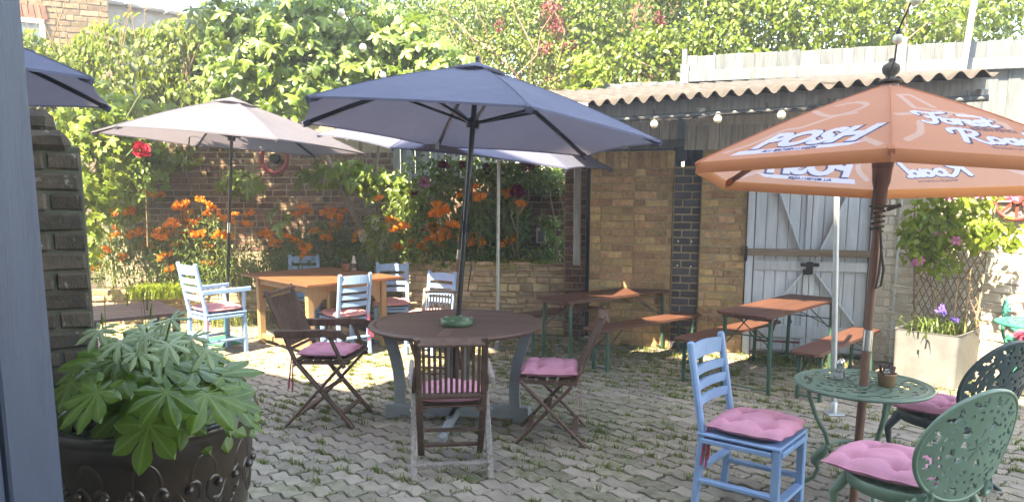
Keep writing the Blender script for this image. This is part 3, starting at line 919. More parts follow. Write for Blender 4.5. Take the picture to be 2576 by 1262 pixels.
# open pub door at the left edge of the picture
dd = thing('open_door', 'blue-grey painted door edge standing open at the left', 'door', (-.70, .06, .18), 0)
e0, e1 = Vector((-.825, .10, 0)), Vector((-.653, 1.0, 0))
ud = (e1 - e0).normalized()
rotd = Matrix.Rotation(math.atan2(ud.y, ud.x), 3, 'Z')
def dbox(mb, a, b, z0, z1, th, off=0):
    c = e0 + ud * ((a + b) / 2) + Vector((ud.y, -ud.x, 0)) * off
    mb.box((c.x, c.y, (z0 + z1) / 2), (b - a, th, z1 - z0), rotd, ch=.003)
LD = (e1 - e0).length
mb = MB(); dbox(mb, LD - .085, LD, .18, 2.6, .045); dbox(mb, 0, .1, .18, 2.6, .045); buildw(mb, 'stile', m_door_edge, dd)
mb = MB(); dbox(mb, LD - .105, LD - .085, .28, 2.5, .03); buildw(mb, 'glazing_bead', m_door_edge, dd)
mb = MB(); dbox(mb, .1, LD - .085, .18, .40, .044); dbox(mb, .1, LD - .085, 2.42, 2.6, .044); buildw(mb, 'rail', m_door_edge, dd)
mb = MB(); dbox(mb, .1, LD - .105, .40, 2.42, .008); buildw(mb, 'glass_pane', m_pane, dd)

# house beyond the hedge
hs = thing('brick_house', 'stock brick house with a white window above the ivy at top left', 'house', (-12.80, 14.30, 0), R(27))
slab(hs, 'wall', 0, 4.72, 0, 5, 0, 7.2, M('house_mortar', (.20, .155, .10), rough=.95, scale=14))
hm = brick_meshes(.30, .105, .06, m_house_brick, jit=.012)
lay(hs, 1.0, 4.72, 4.55, 6.7, .12, .315, m_house_brick, meshes=hm, jit=.012, rnd=.5, proud=.014, limit=240)
hm2 = brick_meshes(.095, .28, .06, m_red_brick, jit=.006)
for k in range(18):
    o = link('brick', random.choice(hm2), hs); o.location = (1.72 + k * .108, -.012, 5.50); o.rotation_euler = (0, (k - 8.5) * -.012, 0)
    if k % 2: o.location.z += .0
wd = MB()
wx0, wx1, wz0, wz1 = 1.75, 3.55, 4.2, 5.36
for (a, b, c, d) in ((wx0, wx1, wz1 - .09, wz1), (wx0, wx1, wz0, wz0 + .08), (wx0, wx0 + .09, wz0, wz1), (wx1 - .09, wx1, wz0, wz1), (2.62, 2.70, wz0, wz1)):
    wd.box(((a + b) / 2, -.05, (c + d) / 2), (b - a, .06, d - c), ch=.005)
wf = wd.build('window', m_white_paint, hs)
mb = MB(); mb.box((2.65, -.035, 4.78), (1.7, .02, 1.1), ch=.002); mb.build('glass_pane', m_pane, wf)
mb = MB(); mb.box((2.65, -.09, 4.14), (2.0, .14, .09)); mb.build('sill', m_white_paint, wf)
pp = thing('parapet_wall', 'pale parapet roofline beyond the ivy next to the brick house', 'wall', (-9.5, 18.0, 0), R(46))
slab(pp, 'wall', 0, 3.2, 0, .4, 0, 6.2, m_parapet)
mb = MB()
for k in range(7): mb.box((.2 + k * .46, 0.1, 6.23), (.42, .6, .09), ch=.02, jit=.01)
mb.build('coping', m_parapet, pp)
rb = thing('brick_house', 'red brick house hidden behind the twiggy shrub at the top', 'house', (.6, 17, 0), R(-8))
slab(rb, 'wall', 0, 3, 0, 4, 0, 8.5, m_red_brick)
# ------------------------------------------------------------------ parasols
def umbrella(name, label, base, Rr, rim, apex, yaw, tilt, fabric, frame_m, pole_r=.019, sag=.03, valance=0.0, lower=None, joint_z=None, rib_w=(.018, .028), pole_m=None, finial=True, group=None, z0=0.0, thick_top=0.0):
    root = thing(name, label, 'parasol', base, 0, group)
    root.rotation_euler = tilt
    V = [Vector((Rr * math.cos(yaw + k * math.pi / 3), Rr * math.sin(yaw + k * math.pi / 3), rim)) for k in range(6)]
    A = Vector((0, 0, apex))
    mb = MB()
    nr, nt = 9, 10
    def surf(k, r, t):
        a, b = V[k], V[(k + 1) % 6]
        e = a.lerp(b, t)
        q = 4 * t * (1 - t)
        e = e + (Vector((0, 0, rim)) - e) * (sag * q) + Vector((0, 0, sag * .35 * q * Rr))
        p = A.lerp(e, r)
        p.z -= .030 * Rr * q * r * (1 - r) * 3 * (sag / .03)
        p.z += .035 * Rr * math.sin(math.pi * r) * .6          # ribs bow under tension
        return p
    for k in range(6):
        vs = [surf(k, .045 + .955 * i / nr, j / nt) for i in range(nr + 1) for j in range(nt + 1)]
        fs = [(i * (nt + 1) + j, (i + 1) * (nt + 1) + j, (i + 1) * (nt + 1) + j + 1, i * (nt + 1) + j + 1) for i in range(nr) for j in range(nt)]
        mb.add(vs, fs, True)
    can = mb.build('canopy', fabric, root)
    if not valance:
        for k in range(6):
            sm_ = MB(); sm_.tube([surf(k, r, 0) + Vector((0, 0, .0015)) for r in np.linspace(.16, 1, 8)], .003, 5); sm_.build('seam', fabric, can)
    # hem: a doubled edge
    mb = MB()
    for k in range(6):
        pts = [surf(k, 1.0, j / nt) for j in range(nt + 1)]
        if valance:
            vs = []
            for p in pts:
                d = Vector((p.x, p.y, 0)).normalized()
                vs += [p + d * .002, p + d * .008 - Vector((0, 0, valance)), p + d * .004 - Vector((0, 0, valance))]
            fs = []
            for j in range(nt):
                a = j * 3
                fs += [(a, a + 3, a + 4, a + 1), (a + 1, a + 4, a + 5, a + 2)]
            mb.add(vs, fs, True)
        else:
            vs = []
            for p in pts:
                d = Vector((p.x, p.y, 0)).normalized()
                vs += [p + Vector((0, 0, .004)), p - Vector((0, 0, .012)) + d * .002]
            mb.add(vs, [(j * 2, j * 2 + 2, j * 2 + 3, j * 2 + 1) for j in range(nt)], True)
    mb.build('valance' if valance else 'hem', fabric, can)
    if not valance:                                             # vent cap
        mb = MB()
        for k in range(6):
            a, b = V[k], V[(k + 1) % 6]
            vs = []
            for i in range(4):
                for j in range(5):
                    r = .0 + .17 * i / 3
                    e = a.lerp(b, j / 4)
                    p = A.lerp(e, r); p.z += .03 + .012 * math.sin(j / 4 * math.pi) * i / 3
                    vs.append(p)
            mb.add(vs, [(i * 5 + j, (i + 1) * 5 + j, (i + 1) * 5 + j + 1, i * 5 + j + 1) for i in range(3) for j in range(4)], True)
        mb.build('vent_cap', fabric, can)
    rz = rim - (.0 if not valance else .02)
    hubz = A.z - (A.z - rim) * .62 - .12
    for k in range(6):
        mb = MB()
        pts = [surf(k, r, 0) - Vector((0, 0, .022)) for r in (.03, .25, .5, .75, .985)]
        for i in range(4): mb.bar(pts[i], pts[i + 1], rib_w[0], rib_w[1])
        rb_ = mb.build('rib', frame_m, root)
        mb = MB(); mb.bar((V[k].x * .03, V[k].y * .03, hubz), surf(k, .48, 0) - Vector((0, 0, .03)), rib_w[0] * .8, rib_w[0]); mb.build('strut', frame_m, rb_)
        mb = MB(); mb.bar(pts[3].lerp(pts[4], .86), pts[4] + (pts[4] - pts[3]).normalized() * .02, rib_w[0] * 1.7, rib_w[1] * 1.3); mb.build('rib_pocket', fabric, rb_)
    pm_ = pole_m or frame_m
    mb = MB(); mb.tube([(0, 0, joint_z if joint_z else z0), (0, 0, apex + .02)], pole_r, 12); mb.build('pole', pm_, root)
    if joint_z:
        mb = MB(); mb.tube([(0, 0, z0), (0, 0, joint_z - .05)], pole_r * 1.02, 12); mb.build('lower_pole', lower or pm_, root)
        mb = MB(); mb.tube([(0, 0, joint_z - .07), (0, 0, joint_z + .05)], pole_r * 1.15, 12); mb.build('pole_joint', m_steel if pole_m is None else m_galv, root)
    mb = MB(); mb.lathe([(pole_r, hubz - .05), (pole_r * 2.3, hubz - .045), (pole_r * 2.5, hubz), (pole_r * 1.7, hubz + .03), (pole_r, hubz + .035)], 12)
    mb.build('runner', frame_m, root)
    mb = MB(); mb.lathe([(pole_r, apex - .06), (pole_r * 2.3, apex - .05), (pole_r * 2.0, apex - .01), (pole_r, apex)], 12)
    mb.build('hub', frame_m, root)
    if finial:
        mb = MB(); mb.lathe([(.012, apex), (.026, apex + .015), (.016, apex + .035), (.024, apex + .05), (.018, apex + .07), (.0, apex + .075)], 12); mb.build('finial', m_black_metal, root)
    return root, V, A, surf

# main slate-blue parasol through the round table
MAIN = (-.50, 5.80, 0)
um, *_ = umbrella('parasol', 'large slate-blue parasol standing through the round table', MAIN, 1.46, 2.30, 2.80, R(-13.5), (-.045, .083, 0), m_navy, m_black_metal, pole_r=.022, joint_z=None, sag=.025, rib_w=(.022, .034))
mb = MB(); mb.tube([(.03, -.01, 1.93), (.035, -.02, 1.75), (.028, -.01, 1.55), (.05, -.02, 1.40), (.075, -.02, 1.25), (.06, -.01, 1.05)], .005, 6)
mb.tube([(math.cos(t * 1.3) * .028, math.sin(t * 1.3) * .028, 1.52 + t * .0035) for t in range(24)], .006, 6)
mb.build('cord', m_cable, um)
mb = MB(); mb.box((-.30, .33, 2.20), (.035, .004, .06)); mb.build('care_tag', m_white_paint, um)
ub_, *_ = umbrella('parasol', 'slate parasol half hidden behind the large one by the stone bed', (-.76, 8.75, 0), 1.70, 2.30, 2.85, R(8), (.075, .12, 0), m_navy, m_black_metal, joint_z=1.13, lower=m_wood_pole, sag=.03)
mb = MB(); mb.box((-.95, -1.06, 2.44), (.03, .004, .07)); mb.build('care_tag', m_table_grey, ub_)
uw, *_ = umbrella('parasol', 'lilac grey parasol beside the teak table', (-3.52, 8.95, 0), 1.575, 2.415, 2.925, R(7), (-.02, .072, 0), m_pale_canopy, m_black_metal, joint_z=1.42, sag=.025)
mb = MB(); mb.tube([(0, 0, 0), (0, 0, .42)], .034, 12); mb.lathe([(.0, .09), (.05, .085), (.20, .05), (.23, .03), (.23, .0)], 20); mb.build('base', M('green_base', (.03, .22, .13), rough=.5), uw)
ul, *_ = umbrella('parasol', 'slate-blue parasol tip entering the frame above the brick pier', (-3.70, 4.22, 0), 1.46, 2.42, 2.95, R(55), (0, 0, 0), m_navy, m_black_metal)
mb = MB(); mb.lathe([(.0, .08), (.05, .075), (.22, .05), (.24, .0)], 20); mb.build('base', m_black_metal, ul)

# orange printed parasol
OR_T = (-.063, .05, 0)
OY = R(-114.7)
uo, OV, OA, osurf = umbrella('parasol', 'orange printed parasol over the sage green lace table', (2.03 - .02, 4.17 - .02, 0), 1.085, 1.925, 2.43, OY, OR_T, m_orange, m_wood_pole, pole_r=.024, valance=.062, sag=.0, joint_z=.98, lower=m_wood_pole, rib_w=(.020, .032), finial=False)
mb = MB(); mb.lathe([(.03, 2.43), (.058, 2.433), (.058, 2.446), (.028, 2.454), (.024, 2.468), (.042, 2.488), (.048, 2.508), (.042, 2.528), (.024, 2.54), (.014, 2.548), (.018, 2.562), (.0, 2.57)], 16)
mb.build('finial', m_rope, uo)
mb = MB()
mb.lathe([(.025, 1.72), (.042, 1.76), (.038, 1.84), (.048, 1.88), (.055, 1.98), (.05, 2.0), (.025, 2.01)], 12)
mb.build('hub_collar', m_wood_pole, uo)
mb = MB()
mb.tube([(math.cos(t * .9) * (.032 + .004 * math.sin(t)), math.sin(t * .9) * .033, 1.60 + t * .0042) for t in range(42)], .007, 6)
mb.tube([(-.03, -.02, 1.97), (-.055, -.04, 1.8), (-.05, -.03, 1.66)], .006, 6)
mb.tube([(0, -.035, 1.62), (.01, -.045, 1.50), (.035, -.045, 1.38), (.03, -.04, 1.29), (.0, -.04, 1.27), (.012, -.04, 1.36), (.015, -.04, 1.52)], .007, 6)
mb.bar((-.07, -.03, 1.735), (.09, -.05, 1.745), .012, .014)
mb.bar((.03, -.03, 1.72), (.10, -.05, 1.75), .02, .02)
mb.build('rope', m_rope, uo)

def catmull(pts, n=6):
    pts = [Vector((*p, 0)) for p in pts]
    if len(pts) < 3: return pts
    P = [pts[0] * 2 - pts[1]] + pts + [pts[-1] * 2 - pts[-2]]
    out = []
    for i in range(1, len(P) - 2):
        for k in range(n):
            t = k / n
            a, b, c, d = P[i - 1], P[i], P[i + 1], P[i + 2]
            out.append(.5 * ((2 * b) + (c - a) * t + (2 * a - 5 * b + 4 * c - d) * t * t + (3 * b - a - 3 * c + d) * t ** 3))
    out.append(pts[-1])
    return out
def circ(cx, cy, r, n=14): return [(cx + r * .9 * math.cos(2 * math.pi * k / n + 1), cy + r * math.sin(2 * math.pi * k / n + 1)) for k in range(n + 1)]
FOREST = [[(-.05, .72), (-.12, .88), (.05, 1.0), (.35, .93), (.75, .98), (1.0, 1.08)], [(.52, .95), (.44, .5), (.32, .1), (.1, -.04), (-.08, .08)], [(.2, .50), (.42, .50), (.66, .56)],
          circ(.86, .24, .21), [(1.13, .46), (1.18, .28), (1.14, .03)], [(1.16, .26), (1.26, .43), (1.40, .41)],
          [(1.46, .24), (1.68, .30), (1.64, .44), (1.50, .40), (1.46, .2), (1.56, .04), (1.76, .10)],
          [(2.06, .42), (1.92, .46), (1.86, .34), (2.0, .22), (2.0, .08), (1.84, .03)], [(2.28, .78), (2.20, .2), (2.27, .03), (2.46, .10)], [(2.08, .50), (2.44, .54)]]
ROAD = [[(.32, .95), (.24, .5), (.1, .0)], [(-.12, .68), (-.06, .92), (.35, 1.02), (.74, .86), (.62, .58), (.26, .50)], [(.38, .5), (.58, .18), (.8, -.02), (1.02, .06)],
        circ(1.18, .24, .21), circ(1.70, .22, .19), [(1.92, .44), (1.90, .10), (2.04, .03)], circ(2.26, .22, .19), [(2.54, .98), (2.46, .1), (2.60, .03)]]
def panel_frame(k):
    """inner frame of canopy panel k -> k+1 as seen from outside: origin mid-edge, x to the right, y up the slope, z out"""
    a, b = OV[k % 6], OV[(k + 1) % 6]
    m = (a + b) / 2
    x = (b - a).normalized()
    y = (OA - m); y = (y - x * y.dot(x)).normalized()
    z = x.cross(y)
    if z.z < 0: x = -x; z = x.cross(y)
    return m, x, y, z
ocan = [c for c in uo.children if c.name.startswith('canopy')][0]
def text_mesh(body, size, shear, offset):
    cu = bpy.data.curves.new('lettering', 'FONT')
    cu.body = body; cu.size = size; cu.shear = shear; cu.offset = offset; cu.align_x = 'CENTER'; cu.resolution_u = 3
    o = bpy.data.objects.new('tmp', cu); col.objects.link(o)
    dg = bpy.context.evaluated_depsgraph_get()
    me = bpy.data.meshes.new_from_object(o.evaluated_get(dg))
    bpy.data.objects.remove(o); bpy.data.curves.remove(cu)
    bm = bmesh.new(); bm.from_mesh(me)
    bmesh.ops.triangulate(bm, faces=bm.faces)
    bm.to_mesh(me); bm.free()
    return me
def shift(me, dx, dy, sx=1, sy=1):
    me = me.copy()
    for v in me.vertices: v.co = (v.co.x * sx + dx, v.co.y * sy + dy, v.co.z)
    return me
posh_w = text_mesh('POSH', .235, .32, .013)
posh_d = shift(text_mesh('POSH', .235, .32, .021), .007, -.006)
lager = text_mesh('ALL BRITISH LAGER', .036, .25, .0025)
brew = text_mesh('BREWING', .052, 0, .004)
coo = text_mesh('CO', .032, 0, .003)
made = text_mesh('MADE IN LONDON', .028, 0, .0018)
ghost = [[(-.42, .10), (-.30, .20), (-.22, .34), (-.12, .36), (.0, .48), (.10, .50)], [(-.2, .62), (-.05, .50), (.06, .52), (.1, .62), (.0, .70), (-.1, .68)], [(.05, .10), (.15, .22), (.3, .16), (.46, .05)]]
box_ = [[(-.14, .55), (-.10, .78)], [(-.10, .78), (-.03, .80)], [(-.03, .80), (-.02, .58)], [(-.14, .55), (.06, .50)], [(.06, .50), (.22, .44)], [(-.30, .42), (-.16, .46)], [(-.16, .46), (-.05, .40)], [(.10, .40), (.24, .40)], [(.24, .40), (.22, .30)]]
van = [(.02, .468), (.035, .485), (.07, .492), (.14, .485), (.18, .470), (.18, .452), (.03, .454)]
C_OR, C_WH, C_DK, C_BR, C_PL = (.57, .245, .145), (.62, .60, .76), (.045, .045, .09), (.20, .10, .10), (.60, .37, .29)
def in_tris(X, Y, me):
    hit = np.zeros(X.shape, bool)
    vs = np.array([v.co[:2] for v in me.vertices])
    for p in me.polygons:
        (ax, ay), (bx, by), (cx, cy) = vs[list(p.vertices)[:3]]
        idx = np.nonzero((X >= min(ax, bx, cx)) & (X <= max(ax, bx, cx)) & (Y >= min(ay, by, cy)) & (Y <= max(ay, by, cy)))[0]
        if not len(idx): continue
        x, y = X[idx], Y[idx]
        d1 = (x - bx) * (ay - by) - (ax - bx) * (y - by); d2 = (x - cx) * (by - cy) - (bx - cx) * (y - cy); d3 = (x - ax) * (cy - ay) - (cx - ax) * (y - ay)
        hit[idx] |= ~(((d1 < 0) | (d2 < 0) | (d3 < 0)) & ((d1 > 0) | (d2 > 0) | (d3 > 0)))
    return hit
def in_poly(X, Y, pts):
    hit = np.zeros(X.shape, bool)
    for i in range(len(pts)):
        (x0, y0), (x1, y1) = pts[i - 1], pts[i]
        c = (y0 > Y) != (y1 > Y)
        hit ^= c & (X < (x1 - x0) * (Y - y0) / ((y1 - y0) or 1e-9) + x0)
    return hit
def stroke_dist(X, Y, strokes, s=1.0, dx=0.0, dy=0.0, shear=.12):
    D_ = np.full(X.shape, 9.0)
    for st in strokes:
        q = [(p.x * s + dx + p.y * s * shear, p.y * s + dy) for p in catmull(st)]
        for (ax, ay), (bx, by) in zip(q[:-1], q[1:]):
            vx, vy = bx - ax, by - ay
            t = np.clip(((X - ax) * vx + (Y - ay) * vy) / (vx * vx + vy * vy + 1e-12), 0, 1)
            D_ = np.minimum(D_, np.hypot(X - ax - t * vx, Y - ay - t * vy))
    return D_
NRP, NTP = 190, 230
rg, tg = np.meshgrid(.045 + .955 * np.arange(NRP + 1) / NRP, np.arange(NTP + 1) / NTP, indexing='ij')
rg, tg = rg.ravel(), tg.ravel()
PH = (OA - (OV[0] + OV[1]) / 2).length
HW = (OV[0] - OV[1]).length / 2
GX, GY = (2 * tg - 1) * HW * rg, PH * (1 - rg)
def print_colours(posh):
    C = np.tile(C_OR, (len(GX), 1)).astype('f')
    C[stroke_dist(GX, GY, ghost if posh else box_ + ghost[:1], shear=0) < .016] = C_PL
    if posh:
        C[in_poly(GX, GY, [(-.36, .052), (-.33, .098), (.30, .100), (.37, .108), (.30, .066), (-.2, .050)])] = C_WH
        C[in_tris(GX, GY, shift(lager, -.02, .064))] = C_DK
        C[in_tris(GX, GY, shift(posh_d, .02, .128))] = C_DK
        C[in_tris(GX, GY, shift(posh_w, .02, .128))] = C_WH
    else:
        s = .150
        d = np.minimum(stroke_dist(GX, GY, FOREST, s, -.19 + .003, .335 - .004), stroke_dist(GX, GY, ROAD, s, -.13 + .003, .125 - .004))
        C[d < .0215] = C_DK
        d = np.minimum(stroke_dist(GX, GY, FOREST, s, -.19, .335), stroke_dist(GX, GY, ROAD, s, -.13, .125))
        C[d < .0150] = C_WH
        C[in_tris(GX, GY, shift(brew, .12, .272))] = C_BR
        C[in_tris(GX, GY, shift(coo, .30, .285))] = C_BR
        C[in_tris(GX, GY, shift(made, .10, .066))] = C_BR
        C[in_poly(GX, GY, van)] = C_DK
        C[in_poly(GX, GY, [(x_ * .9 + .011, y_ * .985 + .007) for x_, y_ in van])] = C_WH
    return C
# the six printed panels of the orange canopy, one cloth each
for c in list(ocan.children): c.parent = uo
bpy.data.objects.remove(ocan)
ii, jj = np.meshgrid(np.arange(NRP), np.arange(NTP), indexing='ij')
q0 = (ii * (NTP + 1) + jj).ravel()
PT = np.concatenate([np.stack([q0, q0 + NTP + 1, q0 + NTP + 2], 1), np.stack([q0, q0 + NTP + 2, q0 + 1], 1)])
pcs = {True: print_colours(True), False: print_colours(False)}
for k in range(6):
    a, b = np.array(OV[k]), np.array(OV[(k + 1) % 6])
    e = a[None] * (1 - tg[:, None]) + b[None] * tg[:, None]
    Pn = np.array(OA)[None] * (1 - rg[:, None]) + e * rg[:, None]
    Pn[:, 2] += .035 * 1.085 * np.sin(np.pi * rg) * .6
    posh = k % 2 == 1
    C = pcs[posh]
    mdl, px_, py_, pz_ = panel_frame(k)
    if (OV[(k + 1) % 6] - OV[k]).dot(px_) < 0:                     # seen from outside the panel runs the other way: mirror the print
        C = C.reshape(NRP + 1, NTP + 1, 3)[:, ::-1].reshape(-1, 3)
    me = np_mesh('canopy_panel', Pn, PT, m_printed)
    ca_ = me.color_attributes.new('print_colour', 'FLOAT_COLOR', 'POINT')
    ca_.data.foreach_set('color', np.concatenate([C, np.ones((len(C), 1))], 1).astype('f').ravel())
    o = link('canopy_panel', me, uo)
    mb = MB(); mb.tube([osurf(k, r, 0) + Vector((0, 0, .002)) for r in np.linspace(.05, 1, 9)], .0035, 5); mb.build('seam', m_orange, o)

# other poles and string lights
tp = thing('steel_pole', 'thin white pole standing on the paving in front of the stone bed', 'pole', (-.17, 8.55, 0))
mb = MB(); mb.tube([(0, 0, 0), (.02, 0, 2.4)], .019, 10); mb.build('pole', m_galv, tp)
mb = MB(); mb.box((0, 0, .006), (.16, .16, .012)); mb.lathe([(.036, .01), (.028, .08), (.02, .09)], 10); mb.build('base_plate', m_gutter, tp)
lp = thing('steel_pole', 'galvanised pole with foot plate standing behind the sage green table', 'pole', (2.67, 5.96, 0))
mb = MB(); mb.tube([(0, 0, 0), (-.07, .05, 2.06)], .023, 12); mb.build('pole', m_galv, lp)
mb = MB(); mb.box((0, 0, .006), (.14, .14, .012)); mb.lathe([(.03, .01), (.03, .10), (.022, .105)], 12); mb.build('base_plate', m_galv, lp)

def bulb_string(name, label, cable, bulbs, r=.032, drop=.05):
    root = thing(name, label, 'string light', cable[0])
    mb = MB(); mb.tube([Vector(p) for p in cable], .0045, 6); buildw(mb, 'cable', m_cable, root)
    for b in bulbs:
        b = Vector(b)
        s = MB(); s.lathe([(.0, drop), (.012, drop), (.015, drop * .5), (.012, r * .8)], 10, c=b); so = buildw(s, 'socket', m_cable, root)
        mb = MB(); mb.lathe([(.012, r), (.022, r * .8), (r * .92, r * .35), (r, 0), (r * .9, -r * .45), (r * .6, -r * .8), (0, -r)], 14, c=b); buildw(mb, 'bulb', m_bulb, root)
    return root
bA = [at(858, 33, 6.4), at(913, 120, 6.9), at(963, 190, 7.4)]
up = Vector((0, 0, .05))
bulb_string('string_light', 'string of white globe bulbs hanging in front of the fig tree', [at(800, -70, 6.0)] + [b + up for b in bA] + [at(1030, 262, 8.2)], bA)
bB = [at(2258, 100, 4.1), at(2305, 0, 3.75)]
bulb_string('string_light', 'string of globe bulbs rising from the finial of the orange parasol', [at(2232, 205, 4.25), at(2250, 150, 4.2), bB[0] + up, bB[1] + up, at(2330, -60, 3.5)], bB, r=.027)
bC = [at(1645, 313, 6.80), at(1805, 300, 6.55), at(1965, 290, 6.32)]
cab = [at(1590, 292, 6.9), bC[0] + up * .8, at(1725, 300, 6.7), bC[1] + up * .8, at(1885, 283, 6.45), bC[2] + up * .8, at(2060, 268, 6.2)]
bulb_string('string_light', 'row of globe bulbs strung along the gutter of the corrugated roof', cab, bC, r=.036)

# ------------------------------------------------------------------ cushions
def cushion_mesh(w, d, h, mat, seed=0, tufts=((-.22, -.22), (.22, -.22), (-.22, .22), (.22, .22))):
    rr = random.Random(seed)
    n = 26
    mb = MB()
    def pt_(i, j, top):
        u, v = -1 + 2 * i / n, -1 + 2 * j / n
        # rounded-square outline, pinched middle of the sides
        k = 1 - .10 * (abs(u) * abs(v)) ** 2 + .025 * math.cos(3 * math.pi * (u + v))* (abs(u) ** 8 + abs(v) ** 8)
        x, y = u * w / 2 * k, v * d / 2 * k
        f = (max(0, 1 - abs(u) ** 4) * max(0, 1 - abs(v) ** 4)) ** .45
        z = f * h * .5
        if top:
            for (a, b) in tufts:
                q = ((u - a * 2) ** 2 + (v - b * 2) ** 2)
                z -= .85 * h * math.exp(-q / .028) * f
            z -= .16 * h * (math.exp(-(abs(u) - .44) ** 2 / .004) + math.exp(-(abs(v) - .44) ** 2 / .004)) * f
            z += .06 * h * math.sin(u * 5 + v * 3 + seed) * f
            return (x, y, h * .42 + z)
        return (x, y, h * .42 - z * .75)
    for top in (True, False):
        vs = [pt_(i, j, top) for i in range(n + 1) for j in range(n + 1)]
        mb.add(vs, [(i * (n + 1) + j, (i + 1) * (n + 1) + j, (i + 1) * (n + 1) + j + 1, i * (n + 1) + j + 1) for i in range(n) for j in range(n)], True)
    ring = [pt_(i, 0, False) for i in range(n)] + [pt_(n, j, False) for j in range(n)] + [pt_(n - i, n, False) for i in range(n)] + [pt_(0, n - j, False) for j in range(n + 1)]
    mp = MB(); mp.tube([Vector(p) for p in ring], .0045, 6, cap=False)
    return mb.mesh('cushion', mat), mp.mesh('piping', mat)
def cushion(label, loc, rz, w=.42, d=.42, h=.085, mat=None, tie=None, seed=0, tilt=(0, 0)):
    mat = mat or m_pink
    root = thing('seat_cushion', label, 'cushion', loc, rz, 'cushions tied on the garden chairs')
    root.rotation_euler = (tilt[0], tilt[1], rz)
    cm, pmesh = cushion_mesh(w, d, h, mat, seed)
    c = link('cover', cm, root); link('piping', pmesh, c)
    for (x, y, L) in (tie or []):
        mb = MB()
        for q in (0, 1):
            pts = [Vector((x + q * .012 * i, y - .01 - .004 * i - q * .01, h * .3 - L * i / 4 * (1 - .12 * q))) for i in range(5)]
            for i in range(4): mb.bar(pts[i], pts[i + 1] , .017 + .004 * i, .002, up=(0, 1, 0), ch=.0005)
        mb.build('ribbon', m_red_tie if mat is not m_pink_red else m_red_tie, root)
    return root

# ------------------------------------------------------------------ ladder-back blue chairs
def blue_chair(label, loc, rz, sc=1.0, arms=False, seat_h=.44, back_h=.97, w=.42, d=.44, seedm=0, group='blue ladder-back chairs'):
    root = thing('armchair' if arms else 'chair', label, 'chair', loc, rz, group)
    root.scale = (sc, sc, sc)
    m = m_chair_blue
    h = w / 2 - .02
    for sx in (-1, 1):
        mb = MB()
        mb.bar((sx * h, -d / 2 - .015, 0), (sx * h, -d / 2 + .02, seat_h), .040, .042, up=(1, 0, 0), ch=.006)
        mb.bar((sx * h, -d / 2 + .02, seat_h - .02), (sx * h, -d / 2 - .075, back_h), .036, .046, up=(1, 0, 0), ch=.010)
        mb.build('rear_leg', m, root)
        mb = MB(); mb.bar((sx * h, d / 2 - .02, 0), (sx * h, d / 2 - .02, seat_h - .002 if not arms else seat_h + .0), .044, .044, up=(1, 0, 0), ch=.006)
        if arms:
            mb.bar((sx * h, d / 2 - .02, seat_h - .01), (sx * (h + .035), d / 2 - .03, .665), .034, .04, up=(1, 0, 0), ch=.008)
        mb.build('front_leg', m, root)
        mb = MB(); mb.bar((sx * h, -d / 2 + .02, seat_h - .035), (sx * h, d / 2 - .04, seat_h - .035), .026, .065, up=(1, 0, 0)); mb.build('seat_rail', m, root)
        mb = MB(); mb.bar((sx * h, -d / 2 + .0, .16), (sx * h, d / 2 - .03, .16), .022, .045, up=(1, 0, 0)); mb.build('stretcher', m, root)
        if arms:
            mb = MB(); mb.bar((sx * (h + .02), -d / 2 - .03, .672), (sx * (h + .045), d / 2 + .05, .678), .026, .05, up=(0, 0, 1), ch=.010); mb.build('armrest', m, root)
    mb = MB(); mb.bar((-h, d / 2 - .02, seat_h - .035), (h, d / 2 - .02, seat_h - .035), .03, .065, up=(0, 1, 0)); mb.bar((-h, -d / 2 + .02, seat_h - .035), (h, -d / 2 + .02, seat_h - .035), .03, .065, up=(0, 1, 0)); mb.build('seat_rail', m, root)
    mb = MB(); mb.bar((-h, d / 2 - .02, .11), (h, d / 2 - .02, .11), .022, .05, up=(0, 1, 0)); mb.bar((-h, -d / 2, .22), (h, -d / 2, .22), .022, .05, up=(0, 1, 0)); mb.build('stretcher', m, root)
    mb = MB(); mb.box((0, 0, seat_h), (w + .015, d + .01, .018), ch=.006); mb.build('seat', m, root)
    zs = [(back_h - .075, .085), (back_h - .185, .05), (back_h - .27, .05), (back_h - .355, .05)]
    for z, hh in zs:
        mb = MB()
        k = (z - seat_h) / (back_h - seat_h)
        y0 = -d / 2 + .02 - .095 * k
        vs, fs = [], []
        n = 8
        for i in range(n + 1):
            u = -1 + 2 * i / n
            y = y0 - .028 * (1 - u * u)
            top = hh / 2 + (.012 * (1 - u * u) if hh > .06 else .004 * (1 - u * u))
            for (dy, dz) in ((-.009, -hh / 2), (.009, -hh / 2), (.009, top), (-.009, top)):
                vs.append((u * (h - .005), y + dy, z + dz))
        for i in range(n):
            for q in range(4):
                a, b = i * 4 + q, i * 4 + (q + 1) % 4
                fs.append((a, b, b + 4, a + 4))
        mb.add(vs, fs); mb.build('back_slat', m, root)
    return root
def seat_at(root, y=.01, z=0.0):
    m4 = Matrix.LocRotScale(root.location, root.rotation_euler, root.scale)
    return m4 @ Vector((0, y, z))
A_ = blue_chair('blue ladder-back armchair with coral cushion left of the teak table', (-3.38, 8.38, 0), R(-42), 1.09, arms=True)
cushion('coral red cushion on the blue armchair left of the teak table', seat_at(A_, .0, .452), R(-42), .46, .44, .085, m_pink_red, [(.2, -.2, .22)], 1)
B_ = blue_chair('blue chair with coral cushion at the near side of the teak table', (-1.91, 8.34, 0), R(40), .97)
cushion('coral red cushion on the blue chair at the near side of the teak table', seat_at(B_, .0, .452), R(40), .43, .43, .085, m_pink_red, [(.17, -.21, .3)], 2)
C_ = blue_chair('blue chair with dusky cushion at the right end of the teak table', (-1.50, 9.15, 0), R(186), .98)
cushion('dusky pink cushion in shade on the chair at the right end of the teak table', seat_at(C_, .0, .452), R(186), .43, .43, .08, m_pink_red, [], 3)
